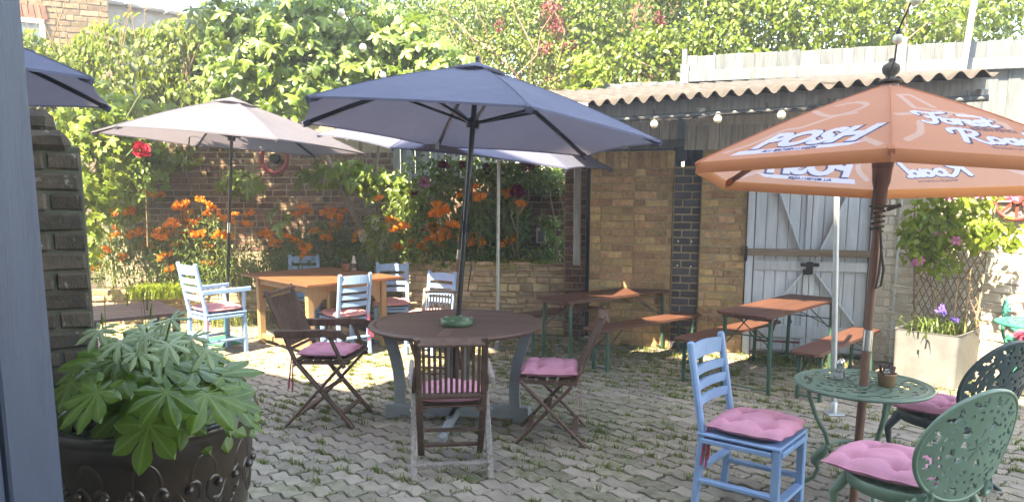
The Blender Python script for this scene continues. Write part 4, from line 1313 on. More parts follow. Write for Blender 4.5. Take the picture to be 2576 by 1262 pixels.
D_ = blue_chair('blue chair behind the teak table with its top slat showing', (-2.885, 10.10, 0), R(188), 1.0)
E_ = blue_chair('blue chair behind the round table beyond the far folding chair', (-.95, 8.35, 0), R(150), .95)
cushion('bright pink cushion on the blue chair behind the round table', seat_at(E_, .0, .452), R(150), .43, .43, .08, m_pink_red, [], 4)
F_ = blue_chair('cobalt blue chair in the right foreground beside the sage green table', (1.40, 4.15, 0), R(-129), 1.0, w=.46, d=.47, back_h=.965)
cushion('pink tufted cushion on the cobalt blue chair in the right foreground', seat_at(F_, .02, .452), R(-129), .46, .45, .095, m_pink, [(.20, -.19, .25), (.15, -.20, .22)], 5)

# ------------------------------------------------------------------ folding wooden chairs
def folding_chair(label, loc, rz, arms=True, sc=1.0, weather=0, grey_back=False):
    root = thing('folding_chair', label, 'chair', loc, rz, 'slatted folding hardwood chairs')
    root.scale = (sc, sc, sc)
    wo, wi = .245, .205
    mw = m_hard_grey if weather else m_hard
    for s in (-1, 1):
        mb = MB()
        mb.bar((s * wi, .25, 0), (s * wi, -.185, .47), .022, .045, up=(1, 0, 0), ch=.006)
        mb.bar((s * wi, -.165, .43), (s * wi, -.385, .95), .022, .042, up=(1, 0, 0), ch=.009)
        mb.build('back_leg', m_hard if not grey_back else m_hard_grey, root)
        mb = MB(); mb.bar((s * wo, -.255, 0), (s * wo, .215, .475), .020, .042, up=(1, 0, 0), ch=.006); mb.build('front_leg', mw, root)
        mb = MB(); mb.bar((s * (wi - .026), -.19, .445), (s * (wi - .026), .225, .455), .022, .04, up=(1, 0, 0)); mb.build('seat_rail', m_hard, root)
        mb = MB()
        for (y, z) in ((.205, .46), (-.165, .44), (.0, .25)): mb.tube([(s * (wo + .011), y, z), (s * (wo + .017), y, z)], .011, 8)
        mb.build('bolt', m_galv, root)
        if arms:
            pts = [(-.30, .655), (-.1, .66), (.08, .672), (.19, .665), (.235, .645)]
            mb = MB()
            for i in range(4): mb.bar((s * (wo + .012), pts[i][0], pts[i][1]), (s * (wo + .012), pts[i + 1][0] + .004, pts[i + 1][1]), .026, .056, up=(0, 0, 1), ch=.006)
            mb.build('armrest', mw, root)
            mb = MB(); mb.bar((s * (wo - .002), .10, .655), (s * (wo - .002), .21, .43), .018, .038, up=(1, 0, 0)); mb.build('arm_support', m_hard, root)
    for y in (-.16, -.085, -.01, .065, .14, .205):
        mb = MB(); mb.box((0, y, .470 + y * .024), (2 * wi - .01, .055, .014), ch=.003); mb.build('seat_slat', m_hard, root)
    def bk(z): return -.165 - .22 * (z - .43) / .52
    mb = MB(); mb.bar((-wi, bk(.915), .915), (wi, bk(.915), .915), .022, .075, up=(0, 1, .42), ch=.006); mb.build('top_rail', m_hard if not grey_back else m_hard_grey, root)
    mb = MB(); mb.bar((-wi, bk(.545), .545), (wi, bk(.545), .545), .022, .045, up=(0, 1, .42)); mb.build('back_rail', m_hard, root)
    n = 11
    for k in range(n):
        x = -wi + .035 + (2 * wi - .07) * k / (n - 1)
        mb = MB(); mb.bar((x, bk(.56), .56), (x, bk(.89), .89), .019, .011, up=(0, 1, 0), ch=.003); mb.build('back_slat', m_hard if not grey_back else m_hard_grey, root)
    for (y0, z) in ((.16, .095), (-.02, .30)):
        pass
    mb = MB(); mb.bar((-wi, .16, .097), (wi, .16, .097), .018, .042, up=(0, 1, 0)); mb.build('stretcher', m_hard, root)
    mb = MB(); mb.bar((-wi, .02, .248), (wi, .02, .248), .018, .036, up=(0, 1, 0)); mb.build('stretcher', m_hard, root)
    mb = MB(); mb.bar((-wo, -.175, .082), (wo, -.175, .082), .018, .048, up=(0, 1, 0)); mb.build('stretcher', mw, root)
    return root
fc1 = folding_chair('folding wooden chair with weathered grey legs, its back to the camera', (-.405, 4.76, 0), R(6), True, 1.0, weather=1)
cushion('pink cushion on the folding chair that turns its back to the camera', seat_at(fc1, .01, .478), R(6), .42, .42, .095, m_pink, [], 6)
fc2 = folding_chair('dark wooden folding armchair at the left of the round table facing right', (-1.47, 5.83, 0), R(-98), True, 1.07)
fc2.scale = (1.07, 1.07, 1.13)
cushion('dusky pink cushion on the dark folding armchair left of the round table', seat_at(fc2, .01, .478), R(-98), .42, .42, .075, m_pink, [(.19, -.22, .30), (-.2, -.2, .1)], 7)
fc3 = folding_chair('wooden folding chair without arms at the right of the round table', (.30, 5.40, 0), R(84), False, 1.01)
cushion('pink cushion with long ribbon on the armless folding chair right of the round table', seat_at(fc3, .01, .478), R(84), .43, .43, .10, m_pink, [(-.19, -.20, .30)], 8)
fc4 = folding_chair('grey weathered folding chair on the far side of the round table', (-.74, 7.15, 0), R(174), True, .90, grey_back=True)
cushion('pink cushion seen under the round table on the far folding chair', seat_at(fc4, .01, .478), R(174), .42, .42, .08, m_pink, [], 9)

# ------------------------------------------------------------------ round table, ashtray
rt = thing('round_table', 'round dark wooden table with grey curved legs in the middle of the yard', 'table', (-.445, 5.80, 0), R(-6))
rt.scale = (1, 1, 1.04)
RR_ = .685
def chord(y): return math.sqrt(max(0, (RR_ - .06) ** 2 - y * y))
ys = np.linspace(-RR_ + .06, RR_ - .06, 15)
for k in range(14):
    a, b = ys[k] + .003, ys[k + 1] - .003
    for sx in (-1, 1):
        pts = []
        m = 6
        xa = .052
        left = [(sx * chord(a + (b - a) * i / m), a + (b - a) * i / m) for i in range(m + 1)]
        if max(abs(p[0]) for p in left) < xa + .03: continue
        pts = [(sx * xa, a)] + [(p if abs(p[0]) > xa else (sx * xa * 1.01, p[1])) for p in left] + [(sx * xa, b)]
        mb = MB(); mb.prism(pts, .742, .768); mb.build('plank', m_round_top, rt)
mb = MB(); mb.box((0, 0, .755), (.098, 2 * RR_ - .13, .026), ch=.002); mb.build('plank', m_round_top, rt)
mb = MB(); mb.lathe([(RR_ - .062, .738), (RR_ - .02, .735), (RR_, .745), (RR_ + .003, .758), (RR_ - .008, .770), (RR_ - .058, .770), (RR_ - .062, .738)], 64); mb.build('rim', m_round_top, rt)
mb = MB(); mb.box((0, 0, .715), (.9, .08, .045)); mb.box((0, 0, .714), (.08, .9, .045)); mb.build('under_frame', m_table_grey, rt)
def curved_leg(x0):
    mb = MB()
    prof = []
    for i in range(10):
        t = i / 9
        z = .10 + .625 * t
        x = x0 * (.84 + .17 * t + .10 * (1 - math.sin(math.pi * (t * .9 + .1)) ) )
        prof.append((x, z))
    for i in range(9):
        p, q = Vector((prof[i][0], 0, prof[i][1])), Vector((prof[i + 1][0], 0, prof[i + 1][1]))
        mb.bar(p, q + (q - p) * .05, .085, .055, up=(0, 1, 0), ch=.004)
    return mb
for sx in (-1, 1): curved_leg(sx * .52).build('leg', m_table_grey, rt)
mb = MB()
for s in (-1, 1):
    mb.prism([(s * .03, -.04), (s * .58, -.04), (s * .60, .04), (s * .03, .04)], .04, .12, ch=.01)
    mb.box((s * .52, 0, .025), (.13, .08, .05), ch=.006)
    mb.box((s * .0, 0, .08), (.05, .6, .07), ch=.006)
mb.build('foot_beam', m_table_grey, rt)
mb = MB()
mb.bar((0, -.55, .07), (0, .55, .07), .055, .06, up=(1, 0, 0), ch=.008); mb.box((0, -.57, .035), (.056, .11, .07), ch=.02); mb.box((0, .57, .035), (.056, .11, .07), ch=.02)
mb.build('foot_beam', m_table_grey, rt)
mb = MB()
for s in (-1, 1): mb.box((s * .06, 0, .42), (.03, .09, .60), ch=.004)
mb.build('center_post', m_table_grey, rt)
ash = thing('ashtray', 'round green glazed ashtray around the parasol pole on the round table', 'ashtray', (-.43, 5.66, .801))
mb = MB(); mb.lathe([(.0, .004), (.105, .004), (.120, .0), (.125, .012), (.127, .048), (.120, .052), (.112, .046), (.106, .016), (.0, .014)], 32); mb.build('dish', m_ashtray, ash)
mb = MB()
for k in range(6): mb.box((.118 * math.cos(k * 1.05 + .3), .118 * math.sin(k * 1.05 + .3), .053), (.022, .022, .006), Matrix.Rotation(k * 1.05 + .3, 3, 'Z'), ch=.003)
mb.build('cigarette_rest', M('pale_glaze', (.35, .40, .28), rough=.4), ash)
bk_ = thing('bucket', 'small metal bucket standing in the sun behind the round table', 'bucket', (-.52, 8.0, 0))
mb = MB(); mb.lathe([(.0, .005), (.10, .005), (.135, .22), (.14, .225), (.132, .22), (.098, .012)], 24); mb.build('pail', m_steel, bk_)
mb = MB(); mb.tube([(.135 * math.cos(t), .135 * math.sin(t) * .9 - .03 * math.sin(t), .22 - .05 * math.sin(t)) for t in np.linspace(0, math.pi, 10)], .004, 6); mb.build('handle', m_galv, bk_)

# ------------------------------------------------------------------ teak table and left table
tt = thing('teak_table', 'square orange teak table on pale legs, half in sun, under the lilac parasol', 'table', (-2.31, 8.86, 0), R(44))
TX, TY, TZ = .62, .82, .845
n = 9
for k in range(n):
    a = -TX + 2 * TX * k / n
    mb = MB(); mb.box((a + TX / n, 0, TZ - .012), (2 * TX / n - .004, 2 * TY - .13, .026), ch=.003)
    mb.build('plank', m_teak, tt)
for s in (-1, 1):
    mb = MB(); mb.box((0, s * (TY - .032), TZ - .012), (2 * TX, .062, .028), ch=.003); mb.build('breadboard_end', m_teak, tt)
for sx in (-1, 1):
    for sy in (-1, 1):
        mb = MB(); mb.box((sx * (TX - .14), sy * (TY - .22), (TZ - .03) / 2), (.075, .075, TZ - .03), ch=.005); mb.build('leg', m_pale_wood, tt)
mb = MB()
for sx in (-1, 1): mb.box((sx * (TX - .14), 0, TZ - .075), (.03, 2 * TY - .50, .09))
for sy in (-1, 1): mb.box((0, sy * (TY - .22), TZ - .075), (2 * TX - .34, .03, .09))
mb.build('apron', m_pale_wood, tt)
mb = MB()
for sx in (-1, 1): mb.box((sx * (TX - .14), 0, .09), (.045, 2 * TY - .50, .06))
mb.build('stretcher', m_pale_wood, tt)
mb = MB()
for sx in (-1, 1):
    for sy in (-1, 1):
        pts = [(0, 0), (.20, 0), (.17, -.06), (.10, -.10), (.05, -.17), (0, -.20)]
        b = len(mb.v)
        vs = [(sx * (TX - .18 - p[0]), sy * (TY - .22) + o_, TZ - .12 + p[1]) for o_ in (-.012, .012) for p in pts]
        k = len(pts)
        mb.add(vs, [tuple(range(k)), tuple(range(k, 2 * k))[::-1]] + [(i, (i + 1) % k, (i + 1) % k + k, i + k) for i in range(k)])
mb.build('bracket', m_pale_wood, tt)
cp = thing('condiment_pot', 'terracotta pot of sachets on the teak table', 'pot', (-2.10, 9.30, TZ + .002))
mb = MB(); mb.lathe([(0, .003), (.042, .003), (.052, .095), (.055, .098), (.046, .095), (.038, .01)], 18); mb.build('pot', m_terracotta, cp)
mb = MB()
for k in range(9): mb.box((random.uniform(-.03, .03), random.uniform(-.03, .03), .10), (.022, .006, .075), Euler((random.gauss(0, .2), random.gauss(0, .2), random.random() * 3)).to_matrix(), ch=.001)
mb.build('sachet', m_sachet, cp)
mn = thing('menu_holder', 'small white bottle beside the terracotta pot on the teak table', 'bottle', (-2.02, 9.42, TZ + .002))
mb = MB(); mb.lathe([(0, 0), (.028, 0), (.03, .10), (.02, .13), (.014, .15), (.016, .18), (0, .185)], 14); mb.build('bottle', m_sachet_w, mn)
mb = MB(); mb.lathe([(.0305, .03), (.0315, .035), (.0315, .085), (.0305, .09)], 14); mb.build('label', m_sachet, mn)
lt = thing('wooden_table', 'brown wooden table half hidden behind the brick pier at the left', 'table', (-3.62, 6.85, 0), R(-52))
for k in range(6):
    mb = MB(); mb.box((-.40 + .16 * k, 0, .72), (.154, .80, .03), ch=.003); mb.build('plank', m_round_top, lt)
mb = MB(); mb.box((0, .34, .675), (.9, .03, .06)); mb.box((0, -.34, .675), (.9, .03, .06)); mb.build('apron', m_hard, lt)
for sx in (-1, 1):
    for sy in (-1, 1):
        mb = MB(); mb.box((sx * .40, sy * .34, .35), (.06, .06, .70)); mb.build('leg', m_hard, lt)

# ------------------------------------------------------------------ beer tables and benches
def xframe(root, x, w, zt, foot, mat):
    for sy in (-1, 1):
        mb = MB(); mb.bar((x, sy * w, 0), (x, sy * (w - .01), zt), .030, .030, up=(1, 0, 0), ch=.004); mb.build('leg', mat, root)
    mb = MB(); mb.bar((x, -w, .035), (x, w, .035), .022, .012, up=(0, 0, 1)); mb.build('crossbar', mat, root); mb = MB(); mb.bar((x, -w, zt - .16), (x, w, zt - .16), .012, .012); mb.build('crossbar', mat, root)
def beer_set(name, label, loc, rz, L, W, zt, cat, group):
    root = thing(name, label, cat, loc, rz, group)
    n = 3 if W > .3 else 1
    for k in range(n):
        pw = W / n
        y = -W / 2 + pw * (k + .5)
        mb = MB()
        c = .035
        if n == 1: pts = [(-L / 2 + c, -W / 2), (L / 2 - c, -W / 2), (L / 2, -W / 2 + c), (L / 2, W / 2 - c), (L / 2 - c, W / 2), (-L / 2 + c, W / 2), (-L / 2, W / 2 - c), (-L / 2, -W / 2 + c)]
        elif k == 0: pts = [(-L / 2 + c, y - pw / 2), (L / 2 - c, y - pw / 2), (L / 2, y - pw / 2 + c), (L / 2, y + pw / 2 - .0015), (-L / 2, y + pw / 2 - .0015), (-L / 2, y - pw / 2 + c)]
        elif k == n - 1: pts = [(-L / 2, y - pw / 2 + .0015), (L / 2, y - pw / 2 + .0015), (L / 2, y + pw / 2 - c), (L / 2 - c, y + pw / 2), (-L / 2 + c, y + pw / 2), (-L / 2, y + pw / 2 - c)]
        else: pts = [(-L / 2, y - pw / 2 + .0015), (L / 2, y - pw / 2 + .0015), (L / 2, y + pw / 2 - .0015), (-L / 2, y + pw / 2 - .0015)]
        mb.prism(pts, zt - .028, zt, ch=.005)
        mb.build('plank', m_beer_top, root)
    xo = L / 2 - (.10 if n == 3 else .16)
    w = W / 2 - .03
    for s in (-1, 1):
        mb = MB(); mb.box((s * xo, 0, zt - .045), (.05, W - .03, .03)); mb.build('batten', m_hard, root)
        xframe(root, s * xo, w, zt - .05, None, m_green_steel)
        mb = MB()
        for sy in (-1, 1): mb.bar((s * xo, sy * w * .85, zt - .30 if n == 3 else zt - .22), (s * (xo - .38 if n == 3 else xo - .26), sy * w * .55, zt - .05), .014, .010)
        mb.bar((s * xo, -w, zt - .30 if n == 3 else zt - .2), (s * (xo - .2), w, zt - .06), .012, .008)
        mb.build('brace', m_brown_steel, root)
    return root
beer_set('beer_table', 'long brown beer table against the yellow brick wall', (1.06, 8.30, 0), R(38), 1.66, .50, .70, 'table', 'folding beer tables')
beer_set('beer_table', 'brown beer table standing before the blue barn doors', (2.66, 7.22, 0), R(46.5), 1.66, .52, .735, 'table', 'folding beer tables')
beer_set('beer_bench', 'beer bench on the near side of the table against the yellow brick wall', (1.45, 7.92, 0), R(39), 1.70, .26, .455, 'bench', 'folding beer benches')
beer_set('beer_bench', 'beer bench on the far side of the table against the yellow brick wall', (.72, 8.68, 0), R(39), 1.72, .26, .47, 'bench', 'folding beer benches')
beer_set('beer_bench', 'beer bench left of the table before the blue barn doors', (2.22, 7.40, 0), R(43), 1.66, .26, .46, 'bench', 'folding beer benches')
beer_set('beer_bench', 'beer bench right of the table before the blue barn doors', (3.08, 6.86, 0), R(47), 1.66, .26, .455, 'bench', 'folding beer benches')

# ------------------------------------------------------------------ cast metal lace furniture
def lace(keep, rx, ry, rings, nt, bow=None, thick=.012, name='lace', mat=None, t0=0.0, t1=2 * math.pi):
    vs, fs, idx = [], [], {}
    def vid(i, j):
        full = abs(t1 - t0 - 2 * math.pi) < 1e-6
        jj = j % nt if full else j
        if (i, jj) not in idx:
            th = t0 + (t1 - t0) * jj / nt
            x, y = rings[i] * rx * math.cos(th), rings[i] * ry * math.sin(th)
            idx[(i, jj)] = len(vs)
            vs.append(bow(x, y) if bow else (x, y, 0))
        return idx[(i, jj)]
    for i in range(len(rings) - 1):
        for j in range(nt):
            if keep(i, j):
                f = (vid(i, j), vid(i + 1, j), vid(i + 1, j + 1), vid(i, j + 1))
                fs.append(f)
    me = bpy.data.meshes.new(name); me.from_pydata(vs, [], fs)
    bm = bmesh.new(); bm.from_mesh(me); bmesh.ops.remove_doubles(bm, verts=bm.verts, dist=1e-5); bmesh.ops.recalc_face_normals(bm, faces=bm.faces); bm.to_mesh(me); bm.free()
    me.materials.append(mat)
    return me
def add_solid(o, t):
    m = o.modifiers.new('solid', 'SOLIDIFY'); m.thickness = t; m.offset = 0
rb_rings = [0, .10, .18, .26, .34, .42, .50, .56, .62, .68, .74, .80, .86, .91, 1.0]
def back_keep(i, j):
    m = j % 8
    if i >= 13: return True
    if i == 12: return m not in (1, 5)
    if i == 11: return m not in (1, 2, 4, 5)
    if i == 10: return m not in (2, 3, 4) 
    if i == 9: return True
    if i == 8: return j % 4 in (0, 1)
    if i == 7: return True
    if i == 6: return j % 8 not in (2, 3)
    th = 2 * math.pi * (j + .5) / 96
    if abs(math.cos(th)) < .14: return True                     # trunk of the tree
    w = math.sin(5 * th + i * 1.3) + .6 * math.sin(9 * th - i * .9)
    return w > -.55
def cast_chair(label, loc, rz, mat, seat_h=.43):
    root = thing('cast_metal_chair', label, 'chair', loc, rz, 'cast metal lace chairs')
    root.scale = (1.19, 1.19, 1.08)
    bw_ = lambda x, y: (x, -.225 - .10 * (y + .24) / .48 + .75 * x * x, .66 + y)
    me = lace(back_keep, .245, .245, rb_rings, 96, bw_, name='backrest', mat=mat)
    o = link('backrest', me, root); add_solid(o, .011)
    mb = MB()
    pts = [Vector(bw_(.245 * math.cos(t), .245 * math.sin(t))) for t in np.linspace(0, 2 * math.pi, 49)]
    mb.tube(pts, .0095, 8, cap=False); mb.build('back_rim', mat, o)
    mb = MB()
    for s in (-1, 1):
        pts = []
        for t in np.linspace(0, 4.6, 16):
            r = .05 * (1 - t / 6)
            pts.append(Vector(bw_(s * (.185 + r * math.cos(t + 2.2)), -.225 + r * math.sin(t + 2.2))) + Vector((0, -.006, 0)))
        mb = MB(); mb.tube(pts, .012, 8); mb.build('scroll', mat, o)
    sk = lambda i, j: i >= 12 or (i % 3 != 1) or (j % 4 < 2)
    me = lace(sk, .225, .215, [0] + list(np.linspace(.1, 1, 14)), 64, lambda x, y: (x, y, seat_h - .02 * (1 - (x * x + y * y) / .05)), name='seat', mat=mat)
    o = link('seat', me, root); add_solid(o, .010)
    mb = MB(); mb.lathe([(.205, seat_h - .055), (.222, seat_h - .05), (.228, seat_h - .005), (.222, seat_h + .006)], 40); mb.build('apron', mat, root)
    for sx in (-1, 1):
        for sy in (-1, 1):
            mb = MB()
            b = Vector((sx * .15, sy * .15, seat_h - .03))
            d = Vector((sx, sy, 0)).normalized()
            pts = [b, b + d * .055 - Vector((0, 0, .09)), b + d * .045 - Vector((0, 0, .18)), b + d * .0 - Vector((0, 0, .28)), b + d * .015 - Vector((0, 0, .36)), Vector((sx * .15, sy * .15, .0)) + d * .06]
            cp_ = []
            for i in range(len(pts) - 1):
                for q in range(4): cp_.append(pts[i].lerp(pts[i + 1], q / 4))
            cp_.append(pts[-1])
            mb.tube(cp_, [.026 - .016 * min(1, i / 9) + (.004 if i > 16 else 0) for i in range(len(cp_))], 8); mb.build('leg', mat, root)
    return root
cc1 = cast_chair('sage green lace-backed cast metal chair in the right foreground', (1.90, 3.41, 0), R(22), m_castgreen)
cushion('bright pink cushion on the sage green lace-backed chair', seat_at(cc1, .03, .438) + Vector((-.06, .02, 0)), R(42), .47, .46, .095, m_pink, [(-.02, -.2, .10)], 11)
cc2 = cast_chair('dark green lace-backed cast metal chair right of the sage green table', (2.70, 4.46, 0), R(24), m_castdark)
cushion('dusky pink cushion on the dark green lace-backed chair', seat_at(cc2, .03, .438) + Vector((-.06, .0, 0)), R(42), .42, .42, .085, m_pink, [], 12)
cc3 = cast_chair('teal lace-backed cast metal chair behind the teal table at the right edge', (4.86, 6.68, 0), R(150), m_castteal)
cushion('crimson cushion on the teal lace-backed chair at the right edge', seat_at(cc3, .03, .436), R(150), .42, .42, .085, M('crimson_cushion_cloth', (.50, .06, .12), rough=.9), [], 13)

def table_keep(i, j):
    if i >= 13 or i in (9,): return True
    if i == 0: return True
    th = 2 * math.pi * (j + .5) / 120
    w = math.sin(12 * th + i * 2.1) + .7 * math.sin(20 * th - i * 1.7) + .5 * math.sin(7 * th + i)
    return w > -.35
def cast_table(label, loc, rz, Rt, zt, mat):
    root = thing('cast_metal_table', label, 'table', loc, rz)
    rings = list(np.linspace(0.06, .86, 13)) + [.87, .93, 1.0]
    me = lace(table_keep, Rt, Rt, rings, 120, lambda x, y: (x, y, zt), name='table_top', mat=mat)
    o = link('table_top', me, root); add_solid(o, .008)
    mb = MB(); mb.lathe([(Rt * .97, zt - .006), (Rt * 1.0, zt - .012), (Rt * 1.012, zt - .004), (Rt * 1.005, zt + .006), (Rt * .985, zt + .007), (Rt * .97, zt + .004)], 64); mb.build('rim', mat, o)
    mb = MB(); mb.lathe([(Rt * .89, zt + .004), (Rt * .90, zt + .008), (Rt * .91, zt + .004)], 64); mb.build('rim', mat, o)
    for k in range(3):
        a = k * 2 * math.pi / 3 + .5
        d = Vector((math.cos(a), math.sin(a), 0))
        prof = [(.30, zt - .01), (.285, .58), (.24, .46), (.185, .37), (.165, .30), (.20, .245), (.235, .20), (.215, .14), (.24, .08), (.31, .03), (.36, .012)]
        pts = [d * p[0] + Vector((0, 0, p[1])) for p in prof]
        cpt = []
        for i in range(len(pts) - 1):
            for q in range(3): cpt.append(pts[i].lerp(pts[i + 1], q / 3))
        cpt.append(pts[-1])
        mb = MB(); mb.tube(cpt, [.014 + (.016 if 13 < i < 20 else 0) for i in range(len(cpt))], 8); mb.build('leg', mat, root)
    mb = MB(); mb.lathe([(.165, .285), (.175, .295), (.165, .305), (.155, .295), (.165, .285)], 24); mb.build('brace_ring', mat, root)
    return root
cast_table('round sage green lace table under the orange parasol', (2.06, 4.24, 0), 0, .375, .70, m_castgreen)
cast_table('round teal lace table at the right edge by the whitewashed wall', (4.58, 6.28, 0), 0, .36, .70, m_castteal)
for nm, lab, (x, y), fill in (('salt_shaker', 'glass salt shaker with steel cap on the sage green table', (1.955, 4.32), m_salt), ('pepper_shaker', 'glass pepper shaker with steel cap behind the salt shaker', (1.985, 4.36), m_pepper)):
    t = thing(nm, lab, 'shaker', (x, y, .709))
    mb = MB(); mb.lathe([(0, .001), (.024, .001), (.026, .006), (.020, .05), (.015, .088), (.0, .088)], 10, smooth=False); mb.build('glass_body', m_glass, t)
    mb = MB(); mb.lathe([(0, .004), (.019, .004), (.017, .034), (0, .034)], 10); mb.build('filling', fill, t)
    mb = MB(); mb.lathe([(.016, .086), (.018, .09), (.017, .106), (.010, .116), (0, .119)], 12); mb.build('cap', m_steel, t)
sp = thing('sachet_pot', 'tan pot of dark sachets on the sage green table', 'pot', (2.165, 4.17, .709))
mb = MB(); mb.lathe([(0, .002), (.042, .002), (.051, .066), (.054, .068), (.054, .076), (.048, .076), (.040, .01)], 20); mb.build('pot', m_tan, sp)
rr = random.Random(3)
mb = MB()
for k in range(13): mb.box((-.03 + .06 * rr.random(), rr.uniform(-.028, .028), .088), (.018, .006, .060), Euler((rr.gauss(0, .18), rr.gauss(0, .22), rr.gauss(0, .5))).to_matrix(), ch=.001)
mb.build('sachet', m_sachet, sp)
mb = MB(); mb.box((-.022, -.036, .094), (.042, .004, .052), Euler((0, -.1, .1)).to_matrix(), ch=.001); pk = mb.build('sachet', m_cable, sp)
for i, tx in enumerate(('BEST', 'SELLER')):
    me = text_mesh(tx, .013, 0, .0004)
    o = link('lettering', me, sp, m_white_paint)
    o.location = (-.022, -.0392, .098 - .014 * i); o.rotation_euler = (R(90), 0, .1)

# wall decorations
def wheel(name, label, cat, loc, rot, r, spokes, mat):
    root = thing(name, label, cat, loc, 0); root.rotation_euler = rot
    mb = MB(); mb.tube([(r * math.cos(t), 0, r * math.sin(t)) for t in np.linspace(0, 2 * math.pi, 41)], .022, 8, cap=False); mb.build('rim', mat, root)
    for k in range(spokes):
        a = 2 * math.pi * k / spokes
        mb = MB(); mb.bar((.03 * math.cos(a), 0, .03 * math.sin(a)), (r * math.cos(a), 0, r * math.sin(a)), .028, .016, up=(0, 1, 0)); mb.build('spoke', mat, root)
    mb = MB(); mb.tube([(0, -.03, 0), (0, .03, 0)], .045, 12); mb.build('hub', mat, root)
    return root
pr_ = Vector((3.98, 7.96, 0)) + Vector((.67, -.74, 0)) * 1.22 + Vector((-.74, -.67, 0)) * .05
wheel('iron_wheel', 'red iron cartwheel hung on the whitewashed wall at the right edge', 'wheel', (pr_.x, pr_.y, 1.76), (0, 0, RW_A), .19, 8, m_red_metal)
hz_ = thing('hose_reel', 'coiled red hose hung on the dark brick wall behind the lilac parasol', 'hose', (-3.48, 11.02, 2.33), 0)
mb = MB()
for q in range(3): mb.tube([((.17 + .018 * q) * math.cos(t), -.02 * (q % 2), (.20 + .018 * q) * math.sin(t)) for t in np.linspace(0, 2 * math.pi, 33)], .018, 8, cap=False)
mb.build('hose', m_red_metal, hz_)
mb = MB(); mb.tube([(0, .08, 0), (0, -.02, 0)], .07, 12); mb.build('hub', m_cable, hz_)
pq = thing('wall_plaque', 'small white framed box fixed to the low brick wall among the roses', 'box', at(1361, 592, 9.92), R(-22))
mb = MB(); mb.box((0, 0, 0), (.13, .05, .20), ch=.006); mb.build('frame', m_white_paint, pq)
mb = MB(); mb.box((.01, -.03, -.01), (.09, .012, .14), ch=.004); mb.build('cover', m_gutter, pq)
# ------------------------------------------------------------------ planting
def plant(name, label, cat, loc, group=None): return thing(name, label, cat, loc, 0, group)
def rebase(o, root):
    o.data.transform(mat_of(root).inverted()); return o
def facing(d, toward=(-.25, -.55, .75), k=.55, j=.45):
    N = d * (1 - k) + np.array(toward) * k + rng.normal(0, j, d.shape)
    return N
LS = shape_simple(.55, .10, .25)
LN_ = shape_simple(.34, .06, .35)
LR = shape_simple(.62, .10, .15)
def foliage(root, n, boxes, size, shape, mat, shell=.35, name='leaves', spin=.9, toward=(-.25, -.55, .75), k=.55, j=.45, gaps=False):
    P, d = cloud(int(n * (1.25 if gaps else 1)), boxes, shell)
    if gaps:
        q = np.array([mnoise.noise(Vector(p * 1.5)) + .55 * mnoise.noise(Vector(p * 3.7)) for p in P])
        keep = q > -.26
        P, d = P[keep], d[keep]
    n = len(P)
    S = size * rng.uniform(.6, 1.25, n)
    o = leaves(name, P, facing(d, toward, k, j), S, shape, mat, root, spin)
    rebase(o, root)
    return props(o, kind='stuff')
def E_(px, py, Y, rx, ry, rz, w=None):
    c = at(px, py, Y)
    return (c.x, c.y, c.z, rx, ry, rz, w or rx * rz)

# ivy over the back wall
iv = plant('ivy_hedge', 'bright green drooping ivy hedge over the back wall at the left', 'hedge', (-5.6, 11.5, 0))
boxes = [E_(90, 220, 11.3, .9, .45, .70), E_(230, 240, 11.3, 1.2, .5, .75), E_(360, 180, 11.4, 1.2, .5, .85), E_(480, 170, 11.5, 1.1, .5, .80), E_(560, 230, 11.3, 1.0, .5, .9), E_(440, 270, 11.1, 1.2, .35, .45), E_(150, 140, 11.6, .8, .4, .25), E_(300, 100, 11.6, .7, .4, .25), E_(430, 90, 11.7, .8, .4, .28), E_(520, 95, 11.8, .7, .4, .35), E_(640, 200, 11.8, 1.2, .6, 1.1), E_(80, 120, 11.3, .3, .3, .3), E_(150, 280, 11.2, 1.4, .4, .6)]
foliage(iv, 15000, boxes, .115, LS, m_ivy, shell=.3, gaps=True, spin=.55, toward=(-.35, -.6, .55))
mb = MB()
for k in range(26):
    x = random.uniform(-7.6, -3.2); z0 = random.uniform(2.7, 3.2)
    mb.tube([(x, 11.35, z0), (x + random.gauss(0, .15), 11.2, z0 + .6), (x + random.gauss(0, .25), 11.2, z0 + 1.3 + random.random() * .5)], [.014, .01, .004], 5)
rebase(mb.build('stem', m_twig, iv), iv)

# grape vine tumbling down the left
GV = shape_lobed([(-118, .62), (-58, .86), (0, 1.0), (58, .86), (118, .62)], .52, wid=.7, cup=.12, droop=.28, fold=.06, ring=(.5, 1.0))
gvn = plant('grape_vine', 'yellow-green grape vine hanging beside the mossy brick pier', 'vine', (-5.2, 10.0, .4))
boxes = [E_(225, 290, 9.9, .5, .3, .5), E_(240, 400, 9.9, .45, .3, .7), E_(260, 330, 10.1, .6, .3, .4), E_(225, 500, 9.9, .30, .2, .5), E_(300, 300, 10.3, .8, .3, .35), E_(215, 620, 9.8, .18, .2, .35, .05), E_(330, 460, 10.6, .5, .25, .35), E_(420, 300, 10.4, .4, .2, .25, .08)]
foliage(gvn, 1500, boxes, .105, thin(GV), m_vine, shell=.2, spin=.6, toward=(-.3, -.75, .5))
mb = MB()
for (a, b, c) in [((235, 640), (250, 400), (290, 250)), ((215, 700), (210, 520), (240, 300)), ((300, 330), (345, 250), (425, 150)), ((470, 420), (478, 330), (487, 270)), ((250, 470), (330, 380), (400, 300))]:
    mb.tube([at(*a, 9.95), at(*b, 9.85), at(*c, 10.1)], [.012, .009, .005], 6)
rebase(mb.build('stem', m_stem, gvn), gvn)

